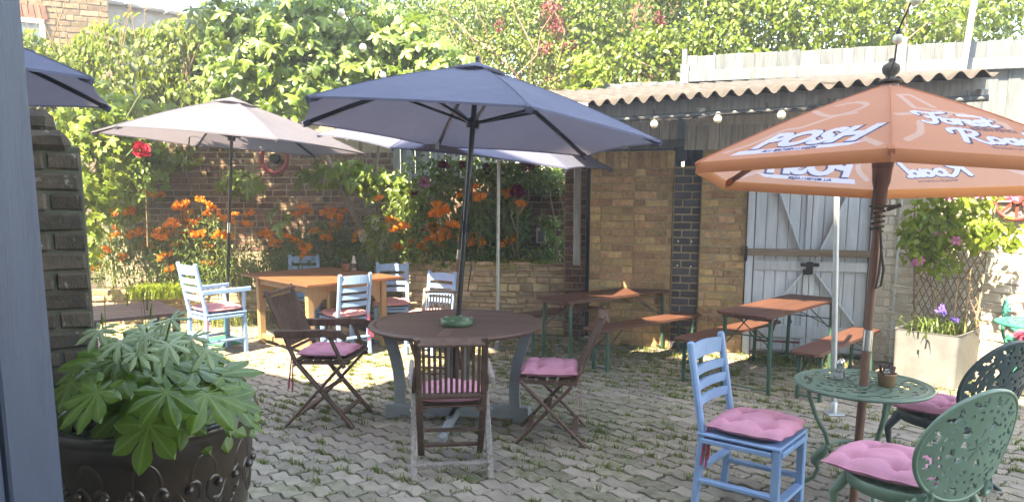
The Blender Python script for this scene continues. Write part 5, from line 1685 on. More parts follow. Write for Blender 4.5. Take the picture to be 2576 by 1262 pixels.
# fig tree
FG = [shape_lobed([(-125, .55), (-62, .86), (0, 1.0), (62, .86), (125, .55)], .36, wid=.66, cup=.16, droop=.34, fold=.06), shape_lobed([(-110, .6), (-50, .9), (5, 1.05), (58, .85), (118, .5)], .40, wid=.62, cup=.05, droop=.5, fold=.08), shape_lobed([(-70, .75), (0, 1.0), (70, .75)], .5, wid=.6, cup=.2, droop=.3, fold=.08)]
fig_me = [lobed_mesh('fig_leaf', s, m_fig) for s in FG]
fg = plant('fig_tree', 'fig tree with large lobed leaves and grey trunks behind the parasols', 'tree', (-1.95, 10.75, .4))
mb = MB()
trunk = []
for pts, r0, r1 in [
    ([(938, 690, 10.7), (925, 610, 10.7), (880, 520, 10.6), (850, 455, 10.5), (815, 380, 10.3), (760, 330, 10.1), (700, 275, 9.9), (660, 215, 9.8)], .052, .018),
    ([(940, 690, 10.8), (928, 560, 10.8), (912, 440, 10.7), (906, 350, 10.6), (880, 230, 10.4), (850, 120, 10.3)], .048, .016),
    ([(945, 690, 10.7), (948, 540, 10.6), (945, 420, 10.5), (960, 330, 10.4), (985, 200, 10.2), (1010, 120, 10.2)], .034, .012)]:
    b = MB(); n = len(pts)
    b.tube([at(*p) for p in pts], [r0 + (r1 - r0) * i / (n - 1) for i in range(n)], 8)
    rebase(b.build('trunk', m_bark, fg), fg)
tips = []
for pts, r0, r1 in [
    ([(815, 380, 10.3), (750, 290, 9.9), (690, 230, 9.7), (600, 180, 9.6), (545, 160, 9.5)], .022, .008), ([(880, 230, 10.4), (820, 140, 10.1), (760, 70, 10.0), (690, 20, 10)], .02, .006), ([(906, 350, 10.6), (950, 280, 10.2), (1040, 220, 10.0), (1120, 210, 9.9)], .02, .007),
    ([(985, 200, 10.2), (1000, 110, 10.1), (985, 60, 10)], .014, .006), ([(850, 120, 10.3), (870, 60, 10.2), (930, 10, 10.2)], .016, .006), ([(850, 455, 10.5), (800, 440, 10.2), (745, 425, 9.9), (720, 460, 9.8), (660, 480, 9.75)], .014, .006),
    ([(925, 480, 10.6), (970, 470, 10.3), (1010, 450, 10.1)], .012, .005), ([(880, 520, 10.6), (800, 520, 10.3), (720, 530, 10.0), (700, 560, 9.95)], .012, .005), ([(700, 275, 9.9), (640, 270, 9.7), (590, 235, 9.6)], .014, .006), ([(1040, 220, 10.0), (1100, 150, 10.0), (1130, 110, 10)], .012, .005)]:
    b = MB(); n = len(pts)
    P_ = [at(*p) for p in pts]
    b.tube(P_, [r0 + (r1 - r0) * i / (n - 1) for i in range(n)], 6)
    rebase(b.build('branch', m_bark, fg), fg); tips.append(P_)
fig_boxes = [E_(600, 110, 9.6, .55, .4, .5), E_(700, 70, 9.8, .7, .45, .55), E_(700, 190, 9.6, .8, .4, .55), E_(830, 60, 10.1, .7, .4, .5), E_(850, 180, 10.0, .75, .4, .5), E_(980, 120, 10.1, .7, .4, .55), E_(1080, 170, 10.0, .6, .35, .45), E_(590, 200, 9.5, .45, .35, .3), E_(680, 260, 9.6, .5, .3, .25), E_(930, 230, 9.9, .7, .3, .35), E_(1130, 200, 10.0, .35, .3, .25), E_(560, 40, 10.0, .4, .4, .3)]
FBOX = fig_boxes
def fig_leaf_obj(p, nrm, s, mesh=None):
    o = link('leaf', mesh or random.choice(fig_me), fg)
    Mx = rots(np.array([nrm]), np.array([random.gauss(0, .6)]))[0]
    o.matrix_local = mat_of(fg).inverted() @ (Matrix.Translation(p) @ Matrix(Mx.tolist()).to_4x4() @ Matrix.Scale(s, 4))
    return o
P, d = cloud(225, fig_boxes, .75)
for p, dd_ in zip(P, d):
    p = p.copy(); p[1] -= .12 * random.random()
    nn = np.array(dd_) * .3 + np.array((-.25, -.75, .55)) + rng.normal(0, .35, 3)
    fig_leaf_obj(Vector(p), nn, random.uniform(.12, .20))
for (px, py, Y, s) in [(700, 560, 9.9, .24), (680, 535, 9.95, .17), (720, 540, 9.9, .16), (690, 525, 10, .15), (635, 450, 9.8, .20), (650, 470, 9.75, .15), (625, 475, 9.8, .15), (755, 430, 9.9, .18), (785, 440, 9.9, .22), (810, 425, 10, .18), (840, 430, 10, .2), (870, 450, 10.1, .18), (895, 460, 10.1, .2), (915, 440, 10.1, .16), (985, 470, 10.1, .22), (1005, 450, 10.1, .18), (970, 440, 10.1, .18), (950, 470, 10.2, .16), (1010, 490, 10.1, .2), (860, 415, 10, .16), (800, 410, 10, .15), (930, 500, 10.3, .15), (490, 330, 10.3, .22), (520, 345, 10.2, .16), (750, 460, 9.95, .14), (545, 330, 10.2, .17)]:
    fig_leaf_obj(at(px, py, Y), np.array((-.3, -.8, .5)) + rng.normal(0, .22, 3), s)
foliage(fg, 1300, fig_boxes, .16, thin(FG[0]), m_fig_mass, shell=.2, spin=.6, toward=(-.25, -.7, .6), name='inner_leaves')

# trees and shrubs beyond
tr = plant('tree', 'darker green tree rising behind the fig tree against the sky', 'tree', (-3.0, 14.2, 0))
boxes = [E_(640, 70, 14, 1.0, .7, .7), E_(820, 40, 14.3, 1.3, .8, .8), E_(1000, 40, 14.2, 1.2, .7, .8), E_(560, 110, 13.8, .6, .5, .4), E_(760, 110, 13.6, 1.3, .6, .8), E_(1000, 130, 13.6, 1.3, .6, .9), E_(540, 65, 14, .35, .3, .3), E_(900, 200, 13.4, 2.4, .6, .9)]
boxes += [E_(1100, 60, 13.8, 1.3, .7, 1.0), E_(1250, 80, 13.5, 1.5, .7, 1.1), E_(1400, 40, 13.5, 1.3, .7, .9), E_(700, 150, 13.4, 1.6, .5, .8)]
foliage(tr, 21000, boxes, .15, LN_, m_tree, shell=.2)
mb = MB(); mb.tube([(-3.0, 14.2, 0), (-3.0, 14.2, 3.5), (-2.6, 14.1, 5.0)], [.12, .09, .04], 8)
for (x, z) in ((-4.4, 4.9), (-1.4, 5.2), (-3.6, 5.6)): mb.tube([(-3.0, 14.2, 3.2), ((x - 3) / 2, 14.1, z - .5), (x, 14.0, z)], [.05, .03, .01], 6)
rebase(mb.build('trunk', m_bark, tr), tr)
tw = plant('shrub', 'twiggy pale green shrub with bare branches above the large parasol', 'shrub', (1.0, 11.6, 0))
boxes = [E_(1200, 70, 11.5, .7, .5, .8), E_(1330, 60, 11.6, .8, .5, .8), E_(1260, 160, 11.3, .7, .45, .5), E_(1400, 170, 11.3, .7, .45, .5), E_(1180, 170, 11.4, .5, .4, .5), E_(1460, 90, 11.7, .6, .5, .8), E_(1150, 50, 11.8, .5, .5, .6), E_(1350, 230, 11.2, .6, .35, .25)]
foliage(tw, 10500, boxes, .062, LR, m_shrub, shell=.25, gaps=True)
for pts, r0, r1 in [([(1340, 330, 11.3), (1300, 190, 11.2), (1240, 130, 11.1), (1180, 90, 11.1), (1110, 20, 11.2)], .035, .008), ([(1340, 330, 11.3), (1290, 210, 11.0), (1220, 180, 11.0), (1150, 120, 11.0), (1120, 60, 11)], .03, .006), ([(1330, 260, 11.2), (1340, 120, 11.0), (1300, 40, 11.0), (1280, -20, 11)], .022, .006), ([(1340, 330, 11.3), (1400, 180, 11.0), (1420, 80, 11.0), (1380, 0, 11)], .028, .010),
    ([(1240, 130, 11.1), (1215, 60, 10.9), (1190, 10, 10.9)], .012, .004), ([(1300, 190, 11.0), (1350, 140, 10.9), (1360, 80, 10.9), (1400, 20, 10.9)], .012, .005), ([(1220, 180, 11.0), (1200, 120, 10.9), (1160, 60, 10.9)], .012, .004), ([(1400, 180, 11.0), (1470, 200, 10.9), (1500, 190, 10.9)], .012, .005)]:
    b = MB(); n = len(pts); b.tube([at(*p) for p in pts], [r0 + (r1 - r0) * i / (n - 1) for i in range(n)], 6); rebase(b.build('branch', m_twig, tw), tw)
rc = plant('red_creeper', 'patches of red creeper leaves among the shrub above the large parasol', 'creeper', (1.3, 11.2, 2.9))
boxes = [E_(1385, 30, 11.0, .16, .15, .26), E_(1400, 70, 11.0, .12, .1, .14), E_(1370, 120, 10.9, .12, .1, .10), E_(1440, 115, 10.9, .14, .1, .10), E_(1255, 60, 11.0, .06, .1, .1), E_(1660, 45, 10.6, .08, .1, .12)]
foliage(rc, 420, boxes, .060, LS, m_red_leaf, shell=.1)
pv = plant('privet_hedge', 'glossy dense evergreen hedge leaning over the limewashed fence', 'hedge', (4.0, 10.6, 0))
boxes = [E_(1560, 110, 11.0, .9, .6, .95), E_(1700, 60, 10.8, .9, .6, .85), E_(1650, 170, 10.5, .75, .45, .5), E_(1850, 60, 10.4, 1.0, .6, .75), E_(1980, 50, 10.2, 1.0, .6, .7), E_(1850, 110, 10.1, .7, .4, .3), E_(2120, 40, 10.0, 1.0, .6, .65), E_(2280, 40, 9.8, .9, .5, .55), E_(2430, 40, 9.5, .8, .5, .5), E_(2560, 30, 9.3, .6, .5, .45), E_(1500, 180, 10.9, .6, .4, .4), E_(1600, 20, 11.2, 1, .6, .6), E_(1440, 20, 11.9, 1.0, .6, .8), E_(2000, -40, 10.6, 3, .6, .5)]
foliage(pv, 24000, boxes, .084, LR, m_shrub2, shell=.3, gaps=True, toward=(-.35, -.5, .75))
for pts in ([(2380, 180, 9.3), (2420, 130, 9.2), (2480, 120, 9.1), (2540, 105, 9.0)], [(2270, 110, 9.4), (2330, 60, 9.3), (2440, 50, 9.2)], [(2280, 100, 9.5), (2275, 40, 9.4), (2290, -10, 9.4)], [(1580, 145, 10.6), (1640, 170, 10.4), (1670, 180, 10.4)]):
    b = MB(); b.tube([at(*p) for p in pts], [.014, .010, .007, .004][:len(pts)], 6); rebase(b.build('branch', m_twig, pv), pv)
t2 = plant('tree', 'dense tree rising behind the glossy hedge at the top right', 'tree', (5.0, 13.0, 0))
foliage(t2, 9000, [E_(1560, 40, 12.6, 1.6, .6, 1.2), E_(1800, 20, 12.4, 1.6, .6, 1.1), E_(2050, 10, 12.2, 1.6, .6, 1.1), E_(2300, 20, 12.0, 1.6, .6, 1.0), E_(2550, 30, 11.8, 1.4, .6, .9), E_(1420, 90, 12.8, 1.0, .6, 1.1)], .15, LN_, m_tree, shell=.1)
mb = MB(); mb.tube([(5.0, 13.0, 0), (5.0, 12.9, 3.0), (4.6, 12.6, 5.0)], [.14, .11, .05], 8); rebase(mb.build('trunk', m_bark, t2), t2)
cl = plant('climbing_vine', 'pale vine spilling over the lower limewashed fence near the large parasol', 'vine', (1.0, 9.3, 2.9))
foliage(cl, 260, [E_(1480, 185, 9.2, .22, .12, .25), E_(1490, 215, 9.2, .12, .1, .15), E_(1450, 230, 9.2, .2, .1, .1)], .075, thin(GV), m_vine, shell=.1)

# orange lilies
def lily_head(seed):
    rr = np.random.default_rng(seed)
    V, T = [], []
    for f in range(11):
        a = 2.39996 * f + rr.normal(0, .25)
        dirn = np.array((math.cos(a) * (.35 + .06 * f), math.sin(a) * (.35 + .06 * f), .25 + .7 * rr.random())); dirn /= np.linalg.norm(dirn)
        x = np.cross(dirn, (0, 0, 1)); x /= np.linalg.norm(x); y = np.cross(dirn, x)
        o = dirn * (.026 + .02 * rr.random()) + np.array((0, 0, .012)) * rr.normal()
        for p in range(6):
            b = 2 * math.pi * p / 6 + rr.normal(0, .1)
            r_ = x * math.cos(b) + y * math.sin(b); t_ = -x * math.sin(b) + y * math.cos(b)
            k = len(V)
            V += [o, o + dirn * .026 + r_ * .012 - t_ * .009, o + dirn * .026 + r_ * .012 + t_ * .009, o + dirn * .044 + r_ * .019 - t_ * .006, o + dirn * .044 + r_ * .019 + t_ * .006, o + dirn * .052 + r_ * .026]
            T += [(k, k + 1, k + 2), (k + 1, k + 3, k + 2), (k + 2, k + 3, k + 4), (k + 3, k + 5, k + 4)]
    return np_mesh('flower_head', np.array(V), np.array(T), m_orange_petal)
lily_me = [lily_head(s) for s in range(4)]
def lily_clump(label, heads, Y, base_y, fol, n=700):
    c = at(sum(h[0] for h in heads) / len(heads), 600, Y)
    z0 = base_y
    root = plant('orange_lily', label, 'flower', (c.x, c.y, z0), 'clumps of orange lilies in the beds')
    st = MB()
    inv = mat_of(root).inverted()
    heads = heads + [(h[0] + random.gauss(0, 16), h[1] + random.gauss(0, 14), .8) for h in heads if random.random() < .65]
    for h in heads:
        yy = Y + random.uniform(-.25, .2)
        p = at(h[0], h[1], yy)
        o = link('flower_head', random.choice(lily_me), root)
        s = random.uniform(1.05, 1.55) * (h[2] if len(h) > 2 else 1)
        o.matrix_local = inv @ (Matrix.Translation(p) @ Euler((random.gauss(0, .3), random.gauss(0, .3), random.random() * 6)).to_matrix().to_4x4() @ Matrix.Scale(s, 4))
        b = Vector((p.x + random.gauss(0, .10), p.y + random.uniform(0, .15), z0))
        st.tube([b, b.lerp(p, .6) + Vector((random.gauss(0, .02), 0, 0)), p], [.006, .005, .004], 5)
    rebase(st.build('stem', m_stem, root), root)
    foliage(root, n, fol, .075, LN_, m_lily_leaf, shell=.0, k=.35, j=.6)
L1 = [(275, 545), (325, 545), (290, 600), (260, 640, 1.2), (335, 600), (355, 590), (245, 655), (310, 650, .7), (205, 520), (240, 500, .8)]
L2 = [(400, 500), (460, 525, 1.2), (475, 545), (505, 512), (545, 545), (520, 545), (430, 575, 1.2), (455, 570, 1.2), (395, 600, 1.3), (420, 598, 1.3), (445, 605, 1.2), (470, 590), (505, 600), (520, 632, 1.2), (525, 672), (418, 655), (370, 628, 1.2), (555, 600), (495, 570, 1.1), (410, 618, 1.2), (385, 610), (440, 620), (575, 605)]
L3 = [(630, 545), (672, 595, 1.1), (690, 622), (740, 612), (760, 630, 1.2), (775, 638, 1.2), (720, 605), (400 + 370, 660, .9), (620, 570, .9)]
L4 = [(760, 530), (815, 545), (870, 540, 1.1), (845, 555), (840, 575), (795, 590, 1.1), (820, 605), (810, 640, 1.1), (780, 655), (905, 600), (830, 632), (752, 545)]
L5 = [(985, 565, 1.1), (1018, 578), (1105, 538, 1.3), (1095, 548), (1060, 632, 1.3), (1030, 625, 1.2), (1085, 590, 1.2), (1108, 608, 1.2), (1075, 612), (1000, 632), (955, 505, .8)]
L6 = [(1140, 575, 1.2), (1165, 618, 1.3), (1195, 622, 1.2), (1150, 600), (1280, 620, 1.2), (1190, 500), (1175, 495), (1290, 495), (1305, 520), (1120, 590)]
lily_clump('orange lily clump at the far left beside the brick pier', L1, 10.5, .42, [E_(270, 640, 10.5, .45, .3, .40), E_(310, 590, 10.6, .5, .3, .4)], 1000)
lily_clump('largest orange lily clump, behind the blue armchair', L2, 10.5, .42, [E_(430, 650, 10.5, .6, .3, .5), E_(490, 600, 10.6, .6, .3, .45), E_(400, 620, 10.6, .5, .3, .35), E_(530, 650, 10.6, .4, .3, .4)], 2300)
lily_clump('orange lilies beside the strappy leaves behind the teak table', L3, 10.6, .42, [E_(700, 650, 10.6, .6, .3, .35), E_(760, 620, 10.7, .4, .3, .3)], 800)
lily_clump('orange lilies in shade in front of the dark wall below the fig branches', L4, 10.75, .42, [E_(820, 620, 10.7, .55, .3, .45), E_(870, 660, 10.7, .5, .3, .4), E_(800, 660, 10.6, .6, .3, .3)], 1500)
lily_clump('orange lilies spilling over the sunlit stone wall beside the back parasol pole', L5, 9.75, .80, [E_(1050, 600, 9.75, .45, .22, .35), E_(1000, 620, 9.8, .4, .2, .3), E_(1080, 650, 9.6, .4, .15, .2), E_(1030, 540, 9.9, .35, .2, .25)], 1900)
lily_clump('orange lilies on the raised bed between the two slim poles', L6, 9.8, .85, [E_(1170, 600, 9.8, .4, .2, .25), E_(1230, 640, 9.75, .4, .15, .1), E_(1150, 640, 9.7, .25, .15, .2)], 900)

# roses
def rose_mesh(mat, seed, n=14):
    rr = np.random.default_rng(seed)
    V, T = [], []
    for i in range(n):
        a = i * 2.4; lay_ = i / n
        r, h = .012 + .030 * lay_, .035 - .020 * lay_
        d = np.array((math.cos(a), math.sin(a), 0)); t = np.array((-math.sin(a), math.cos(a), 0)); u = np.array((0, 0, 1.0))
        w = .010 + .022 * lay_
        k = len(V)
        V += [d * r * .3, d * r * .9 - t * w + u * h * .55, d * r * 1.0 + u * h * .5, d * r * .9 + t * w + u * h * .55, d * (r * 1.05 + .01 * lay_) - t * w * .8 + u * h * 1.2, d * (r * 1.1 + .014 * lay_) + u * h * 1.25, d * (r * 1.05 + .01 * lay_) + t * w * .8 + u * h * 1.2]
        T += [(k, k + 1, k + 2), (k, k + 2, k + 3), (k + 1, k + 4, k + 5), (k + 1, k + 5, k + 2), (k + 2, k + 5, k + 6), (k + 2, k + 6, k + 3)]
    return np_mesh('bloom', np.array(V), np.array(T), mat)
rose_d = [rose_mesh(m_dark_rose, s) for s in range(2)]
rose_r = [rose_mesh(m_red_rose, 5)]
rose_p = [rose_mesh(m_mauve, 6)]
def rose_bush(label, blooms, fol, stems, base, n, meshes, size=.055):
    root = plant('rose_bush', label, 'rose', base)
    foliage(root, n, fol, size, LR, m_rose_leaf, shell=.1, k=.4, j=.55)
    st = MB()
    for s in stems: st.tube([at(*p) for p in s], [.014 - .009 * i / (len(s) - 1) for i in range(len(s))], 6)
    rebase(st.build('stem', m_twig, root), root)
    inv = mat_of(root).inverted()
    for (px, py, Y, s, me) in blooms:
        o = link('bloom', random.choice(me), root)
        o.matrix_local = inv @ (Matrix.Translation(at(px, py, Y)) @ Euler((R(55) + random.gauss(0, .3), random.gauss(0, .3), random.random())).to_matrix().to_4x4() @ Matrix.Scale(s, 4))
rose_bush('red rose with bright double bloom below the lilac parasol at left', [(352, 378, 9.9, 2.2, rose_r), (362, 392, 9.9, 1.5, rose_r), (366, 375, 9.95, 1.2, rose_r)], [E_(360, 440, 9.95, .14, .12, .22), E_(355, 410, 9.95, .12, .1, .12), E_(340, 480, 10.0, .2, .12, .2)], [[(372, 620, 10.1), (368, 500, 10), (354, 390, 9.92)]], at(372, 700, 10.1), 190, rose_r, .075)
rose_bush('maroon rose bush between the parasol poles on the raised bed', [(1113, 420, 9.8, 1.7, rose_d), (1218, 426, 9.9, 1.7, rose_d), (1160, 415, 9.9, 1.2, rose_d), (1066, 460, 9.8, 1.5, rose_p), (1040, 490, 10.0, 1.4, rose_d), (1060, 580, 9.8, .9, rose_r), (1090, 590, 9.8, .9, rose_r), (1015, 585, 9.8, .8, rose_r), (1112, 500, 10, 1, rose_p)],
    [E_(1080, 440, 10.0, .5, .25, .30), E_(1150, 450, 10.0, .5, .25, .35), E_(1050, 520, 10.0, .5, .25, .35), E_(1160, 560, 10.0, .6, .25, .40), E_(1230, 570, 10.0, .5, .25, .45), E_(1200, 430, 10.1, .5, .2, .25), E_(1290, 430, 10.0, .4, .2, .25), E_(1240, 470, 9.9, .4, .2, .35)], [[(1180, 660, 9.9), (1160, 560, 9.9), (1120, 430, 9.85)], [(1200, 660, 9.9), (1210, 560, 9.9), (1215, 430, 9.9)], [(1100, 650, 9.9), (1080, 560, 9.9), (1066, 465, 9.85)], [(1180, 640, 9.9), (1240, 560, 9.9), (1190, 500, 9.9)]], at(1170, 660, 9.9), 4600, rose_d, .062)
rose_bush('maroon rose bush with a bare stem right of the thin white pole', [(1296, 481, 9.75, 2.0, rose_d), (1325, 420, 9.8, 1.9, rose_d)], [E_(1330, 440, 9.95, .5, .25, .25), E_(1380, 450, 9.9, .35, .2, .25), E_(1290, 560, 9.95, .3, .2, .45), E_(1270, 440, 10, .3, .2, .2), E_(1360, 640, 9.7, .3, .15, .12)], [[(1303, 650, 9.75), (1302, 590, 9.75), (1300, 540, 9.75), (1296, 485, 9.75)], [(1300, 545, 9.75), (1330, 500, 9.75), (1325, 425, 9.8)], [(1295, 640, 9.8), (1265, 560, 9.8), (1270, 470, 9.9)], [(1302, 590, 9.75), (1285, 545, 9.75), (1290, 500, 9.8)]], at(1303, 655, 9.75), 2600, rose_d, .062)
rose_bush('young leafy climber with a pink bloom beside the white timber post', [(1435, 628, 9.35, 1.9, rose_p)], [E_(1390, 600, 9.7, .15, .12, .30), E_(1420, 590, 9.5, .10, .1, .35), E_(1375, 560, 9.75, .15, .1, .15), E_(1400, 660, 9.5, .25, .1, .08)], [[(1400, 650, 9.6), (1395, 560, 9.65), (1380, 470, 9.7)], [(1420, 650, 9.5), (1425, 560, 9.5), (1405, 480, 9.6)]], at(1400, 655, 9.55), 330, rose_p, .075)
hy = plant('hydrangea', 'hydrangea with cream panicles at the end of the fig trunk', 'shrub', at(965, 690, 10.2))
foliage(hy, 420, [E_(960, 590, 10.1, .3, .2, .3), E_(940, 560, 10.1, .15, .15, .15), E_(1000, 620, 10.1, .3, .2, .3)], .11, LR, m_vine, shell=.1)
for (px, py) in ((945, 562), (985, 572), (968, 600), (962, 618), (912, 592)):
    o = foliage(hy, 160, [E_(px, py, 9.95, .055, .05, .085)], .022, LR, m_white_bloom, shell=.7, name='flower_panicle'); del o['kind']
def blades(name, label, c, n, h, spread, mat, lean=.6, w=.010):
    root = plant(name, label, 'plant', c)
    V, T = [], []
    for _ in range(n):
        a = random.uniform(0, 6.283); hh = h * random.uniform(.5, 1.1)
        bx, by = random.gauss(0, spread), random.gauss(0, spread * .5)
        lx, ly = math.cos(a) * lean * hh, math.sin(a) * lean * hh
        sx, sy = -math.sin(a) * w, math.cos(a) * w
        k = len(V)
        for t, ww in ((0, 1), (.4, 1), (.75, .7)):
            z = hh * (t - .45 * t ** 3); q = t * t
            V += [(bx + lx * q - sx * ww, by + ly * q - sy * ww, z), (bx + lx * q + sx * ww, by + ly * q + sy * ww, z)]
        V.append((bx + lx * 1.1, by + ly * 1.1, hh * .50))
        T += [(k, k + 1, k + 3), (k, k + 3, k + 2), (k + 2, k + 3, k + 5), (k + 2, k + 5, k + 4), (k + 4, k + 5, k + 6)]
    props(link('blades', np_mesh('blades', V, T, mat), root), kind='stuff')
    return root
blades('grass_clump', 'strappy green leaves beside the lilac parasol pole', (-3.35, 10.55, .42), 190, .85, .28, m_lily_leaf)
blades('grass_clump', 'dry yellow grass along the top of the raised stone bed', (.05, 9.72, .86), 520, .20, .36, M('dry_grass', (.36, .33, .09), (.24, .25, .06), rough=.7, island=.3, trans=(.4, .4, .1), tmix=.3), w=.005)
blades('grass_clump', 'feathery green plant over the stone edging behind the leafy pot', (-4.95, 10.25, .38), 420, .36, .22, m_vine, w=.008)
blades('grass_clump', 'tuft of soft green leaves on the ground behind the blue armchair', (-3.9, 10.2, .0), 200, .40, .25, m_grass, w=.006)
vn2 = plant('grape_vine', 'bright vine leaves spreading along the old brick wall right of the pier', 'vine', (-5.0, 10.9, .4))
foliage(vn2, 900, [E_(330, 400, 10.8, .5, .15, .45), E_(300, 500, 10.8, .4, .15, .4), E_(420, 400, 10.95, .5, .12, .2), E_(600, 460, 10.8, .35, .12, .2), E_(870, 440, 10.5, .6, .15, .22), E_(960, 460, 10.3, .4, .15, .25)], .10, thin(GV), m_vine, shell=.1, spin=.6, toward=(-.3, -.75, .5))
lowb = plant('low_shrub', 'low dark foliage below the orange lilies behind the teak table', 'shrub', (-3, 10.6, .4))
foliage(lowb, 4200, [E_(620, 660, 10.6, .6, .25, .3), E_(760, 670, 10.6, .8, .25, .25), E_(900, 660, 10.5, .6, .25, .3), E_(980, 660, 10.0, .35, .2, .25), E_(300, 680, 10.4, .7, .25, .25), E_(480, 690, 10.5, .8, .25, .25), E_(850, 600, 10.9, .8, .2, .3)], .06, LN_, m_rose_leaf, shell=.0, k=.35, j=.6)

# clematis, trellis and galvanised planter
PA_ = R(-48)
gp = thing('metal_planter', 'galvanised metal trough planter against the whitewashed wall', 'planter', (4.16, 7.12, 0), PA_)
mb = MB()
def rrect(hx, hy, r, z):
    pts = []
    for (cx_, cy_, a0) in ((hx - r, hy - r, 0), (-hx + r, hy - r, 90), (-hx + r, -hy + r, 180), (hx - r, -hy + r, 270)):
        for k in range(5): pts.append((cx_ + r * math.cos(R(a0 + k * 22.5)), cy_ + r * math.sin(R(a0 + k * 22.5)), z))
    return pts
rings = [rrect(.275, .33, .05, 0), rrect(.282, .34, .05, .50), rrect(.288, .346, .05, .515), rrect(.275, .333, .05, .515), rrect(.272, .33, .05, .44)]
for r_ in range(len(rings) - 1):
    n = len(rings[0]); mb.add(rings[r_] + rings[r_ + 1], [(k, (k + 1) % n, (k + 1) % n + n, k + n) for k in range(n)], True)
mb.build('trough', m_galv_box, gp)
mb = MB(); mb.add(rrect(.272, .33, .05, .46), [tuple(range(20))]); mb.build('compost', m_earth, gp)
tl_ = thing('trellis', 'leaning willow lattice trellis standing in the galvanised planter', 'trellis', (4.28, 7.23, .45), PA_)
mb = MB()
for k in range(11):
    x0 = -.34 + .068 * k
    for sg in (1, -1):
        xa, za, xb, zb = x0 * .9, 0.0, x0 * .9 + sg * .50, 1.05
        lim = .31
        if abs(xb) > lim:
            t_ = (sg * lim - xa) / (xb - xa) if abs(sg * lim - xa) < abs(xb - xa) else 1
            xb, zb = xa + (xb - xa) * t_, za + (zb - za) * t_
        if abs(xa - xb) > .03: mb.bar((xa, -.004 * sg, za), (xb, .01 - .004 * sg, zb), .010, .006, up=(0, 1, 0))
for q in range(1, 8):
    for sg in (1, -1):
        za = q * .13; xa = -sg * .31
        xb = xa + sg * .5 * (1.05 - za) / 1.05
        mb.bar((xa, -.004 * sg, za), (xb, .01 - .004 * sg, 1.05), .010, .006, up=(0, 1, 0))
mb.build('lattice', m_twig, tl_)
for x in (-.27, .27):
    mb = MB(); mb.tube([(x, .0, -.02), (x * 1.3, .0, 1.25)], .011, 6); mb.build('cane', m_bark, tl_)
for x in (-.22, -.05, .12, .22):
    mb = MB(); mb.tube([(x, -.12, -.02), (x * 1.02, -.10, .62 + .1 * abs(x))], .005, 6); mb.build('cane', m_cane, tl_)
cm = plant('clematis', 'clematis with magenta flowers climbing the whitewashed wall above the planter', 'climber', (4.28, 7.2, .46))
foliage(cm, 1250, [E_(2390, 520, 7.05, .42, .12, .18), E_(2340, 590, 7.05, .30, .12, .25), E_(2420, 580, 6.95, .35, .12, .22), E_(2500, 580, 6.75, .28, .1, .16), E_(2300, 620, 7.2, .15, .1, .18), E_(2360, 660, 7.05, .22, .1, .12), E_(2285, 570, 7.3, .1, .08, .1), E_(2460, 500, 6.85, .25, .1, .12), E_(2550, 610, 6.6, .15, .1, .08)], .082, LR, m_vine, shell=.0, toward=(-.6, -.6, .35), k=.6)
def star_flower(mat, n=6, name='bloom'):
    V, T = [], []
    for p in range(n):
        a = 2 * math.pi * p / n
        d = np.array((math.cos(a), math.sin(a), 0)); t = np.array((-math.sin(a), math.cos(a), 0)); u = np.array((0, 0, 1.))
        k = len(V)
        V += [d * .1, d * .5 - t * .26 + u * .08, d * .5 + u * .14, d * .5 + t * .26 + u * .08, d * 1.0 + u * .0]
        T += [(k, k + 1, k + 2), (k, k + 2, k + 3), (k + 1, k + 4, k + 2), (k + 2, k + 4, k + 3)]
    return np_mesh(name, np.array(V), np.array(T), mat)
cf = star_flower(m_pinkflower)
inv = mat_of(cm).inverted()
for (px, py, Y, s) in [(2388, 490, 6.9, .07), (2402, 484, 6.9, .05), (2464, 488, 6.75, .07), (2375, 583, 6.95, .055), (2365, 588, 6.95, .05), (2405, 605, 6.85, .06), (2312, 655, 7.0, .06), (2550, 492, 6.5, .07), (2300, 660, 7.05, .045), (2470, 478, 6.7, .05), (2535, 488, 6.5, .05)]:
    o = link('bloom', cf, cm)
    o.matrix_local = inv @ (Matrix.Translation(at(px, py, Y)) @ Vector((-.5 + random.gauss(0, .2), -.8, .3 + random.gauss(0, .2))).to_track_quat('Z', 'Y').to_matrix().to_4x4() @ Matrix.Scale(s, 4))
mb = MB()
for (a, b, c) in [((2350, 800, 7.2), (2340, 700, 7.15), (2330, 600, 7.1)), ((2370, 800, 7.2), (2380, 680, 7.1), (2400, 560, 7.0)), ((2330, 690, 7.15), (2420, 700, 7.0), (2470, 650, 6.9)), ((2300, 680, 7.2), (2370, 740, 7.1), (2440, 720, 7.0))]:
    mb.tube([at(*a), at(*b), at(*c)], [.007, .005, .003], 5)
rebase(mb.build('stem', m_twig, cm), cm)
ir = blades('iris', 'violet irises with strappy leaves in the galvanised planter', (4.12, 7.06, .46), 120, .30, .17, m_lily_leaf, w=.008)
irf = star_flower(m_iris, 6)
inv = mat_of(ir).inverted()
for (px, py, s) in [(2368, 775, .05), (2372, 785, .04), (2397, 803, .045), (2405, 806, .035), (2355, 782, .025)]:
    for q in range(2):
        o = link('bloom', irf, ir)
        o.matrix_local = inv @ (Matrix.Translation(at(px, py, 6.85)) @ Euler((R(50) + random.gauss(0, .5), random.gauss(0, .5), random.random() * 3)).to_matrix().to_4x4() @ Matrix.Scale(s, 4))
blades('weed', 'weeds growing at the foot of the blue barn doors', (3.1, 7.85, 0), 150, .16, .25, m_grass, w=.008)

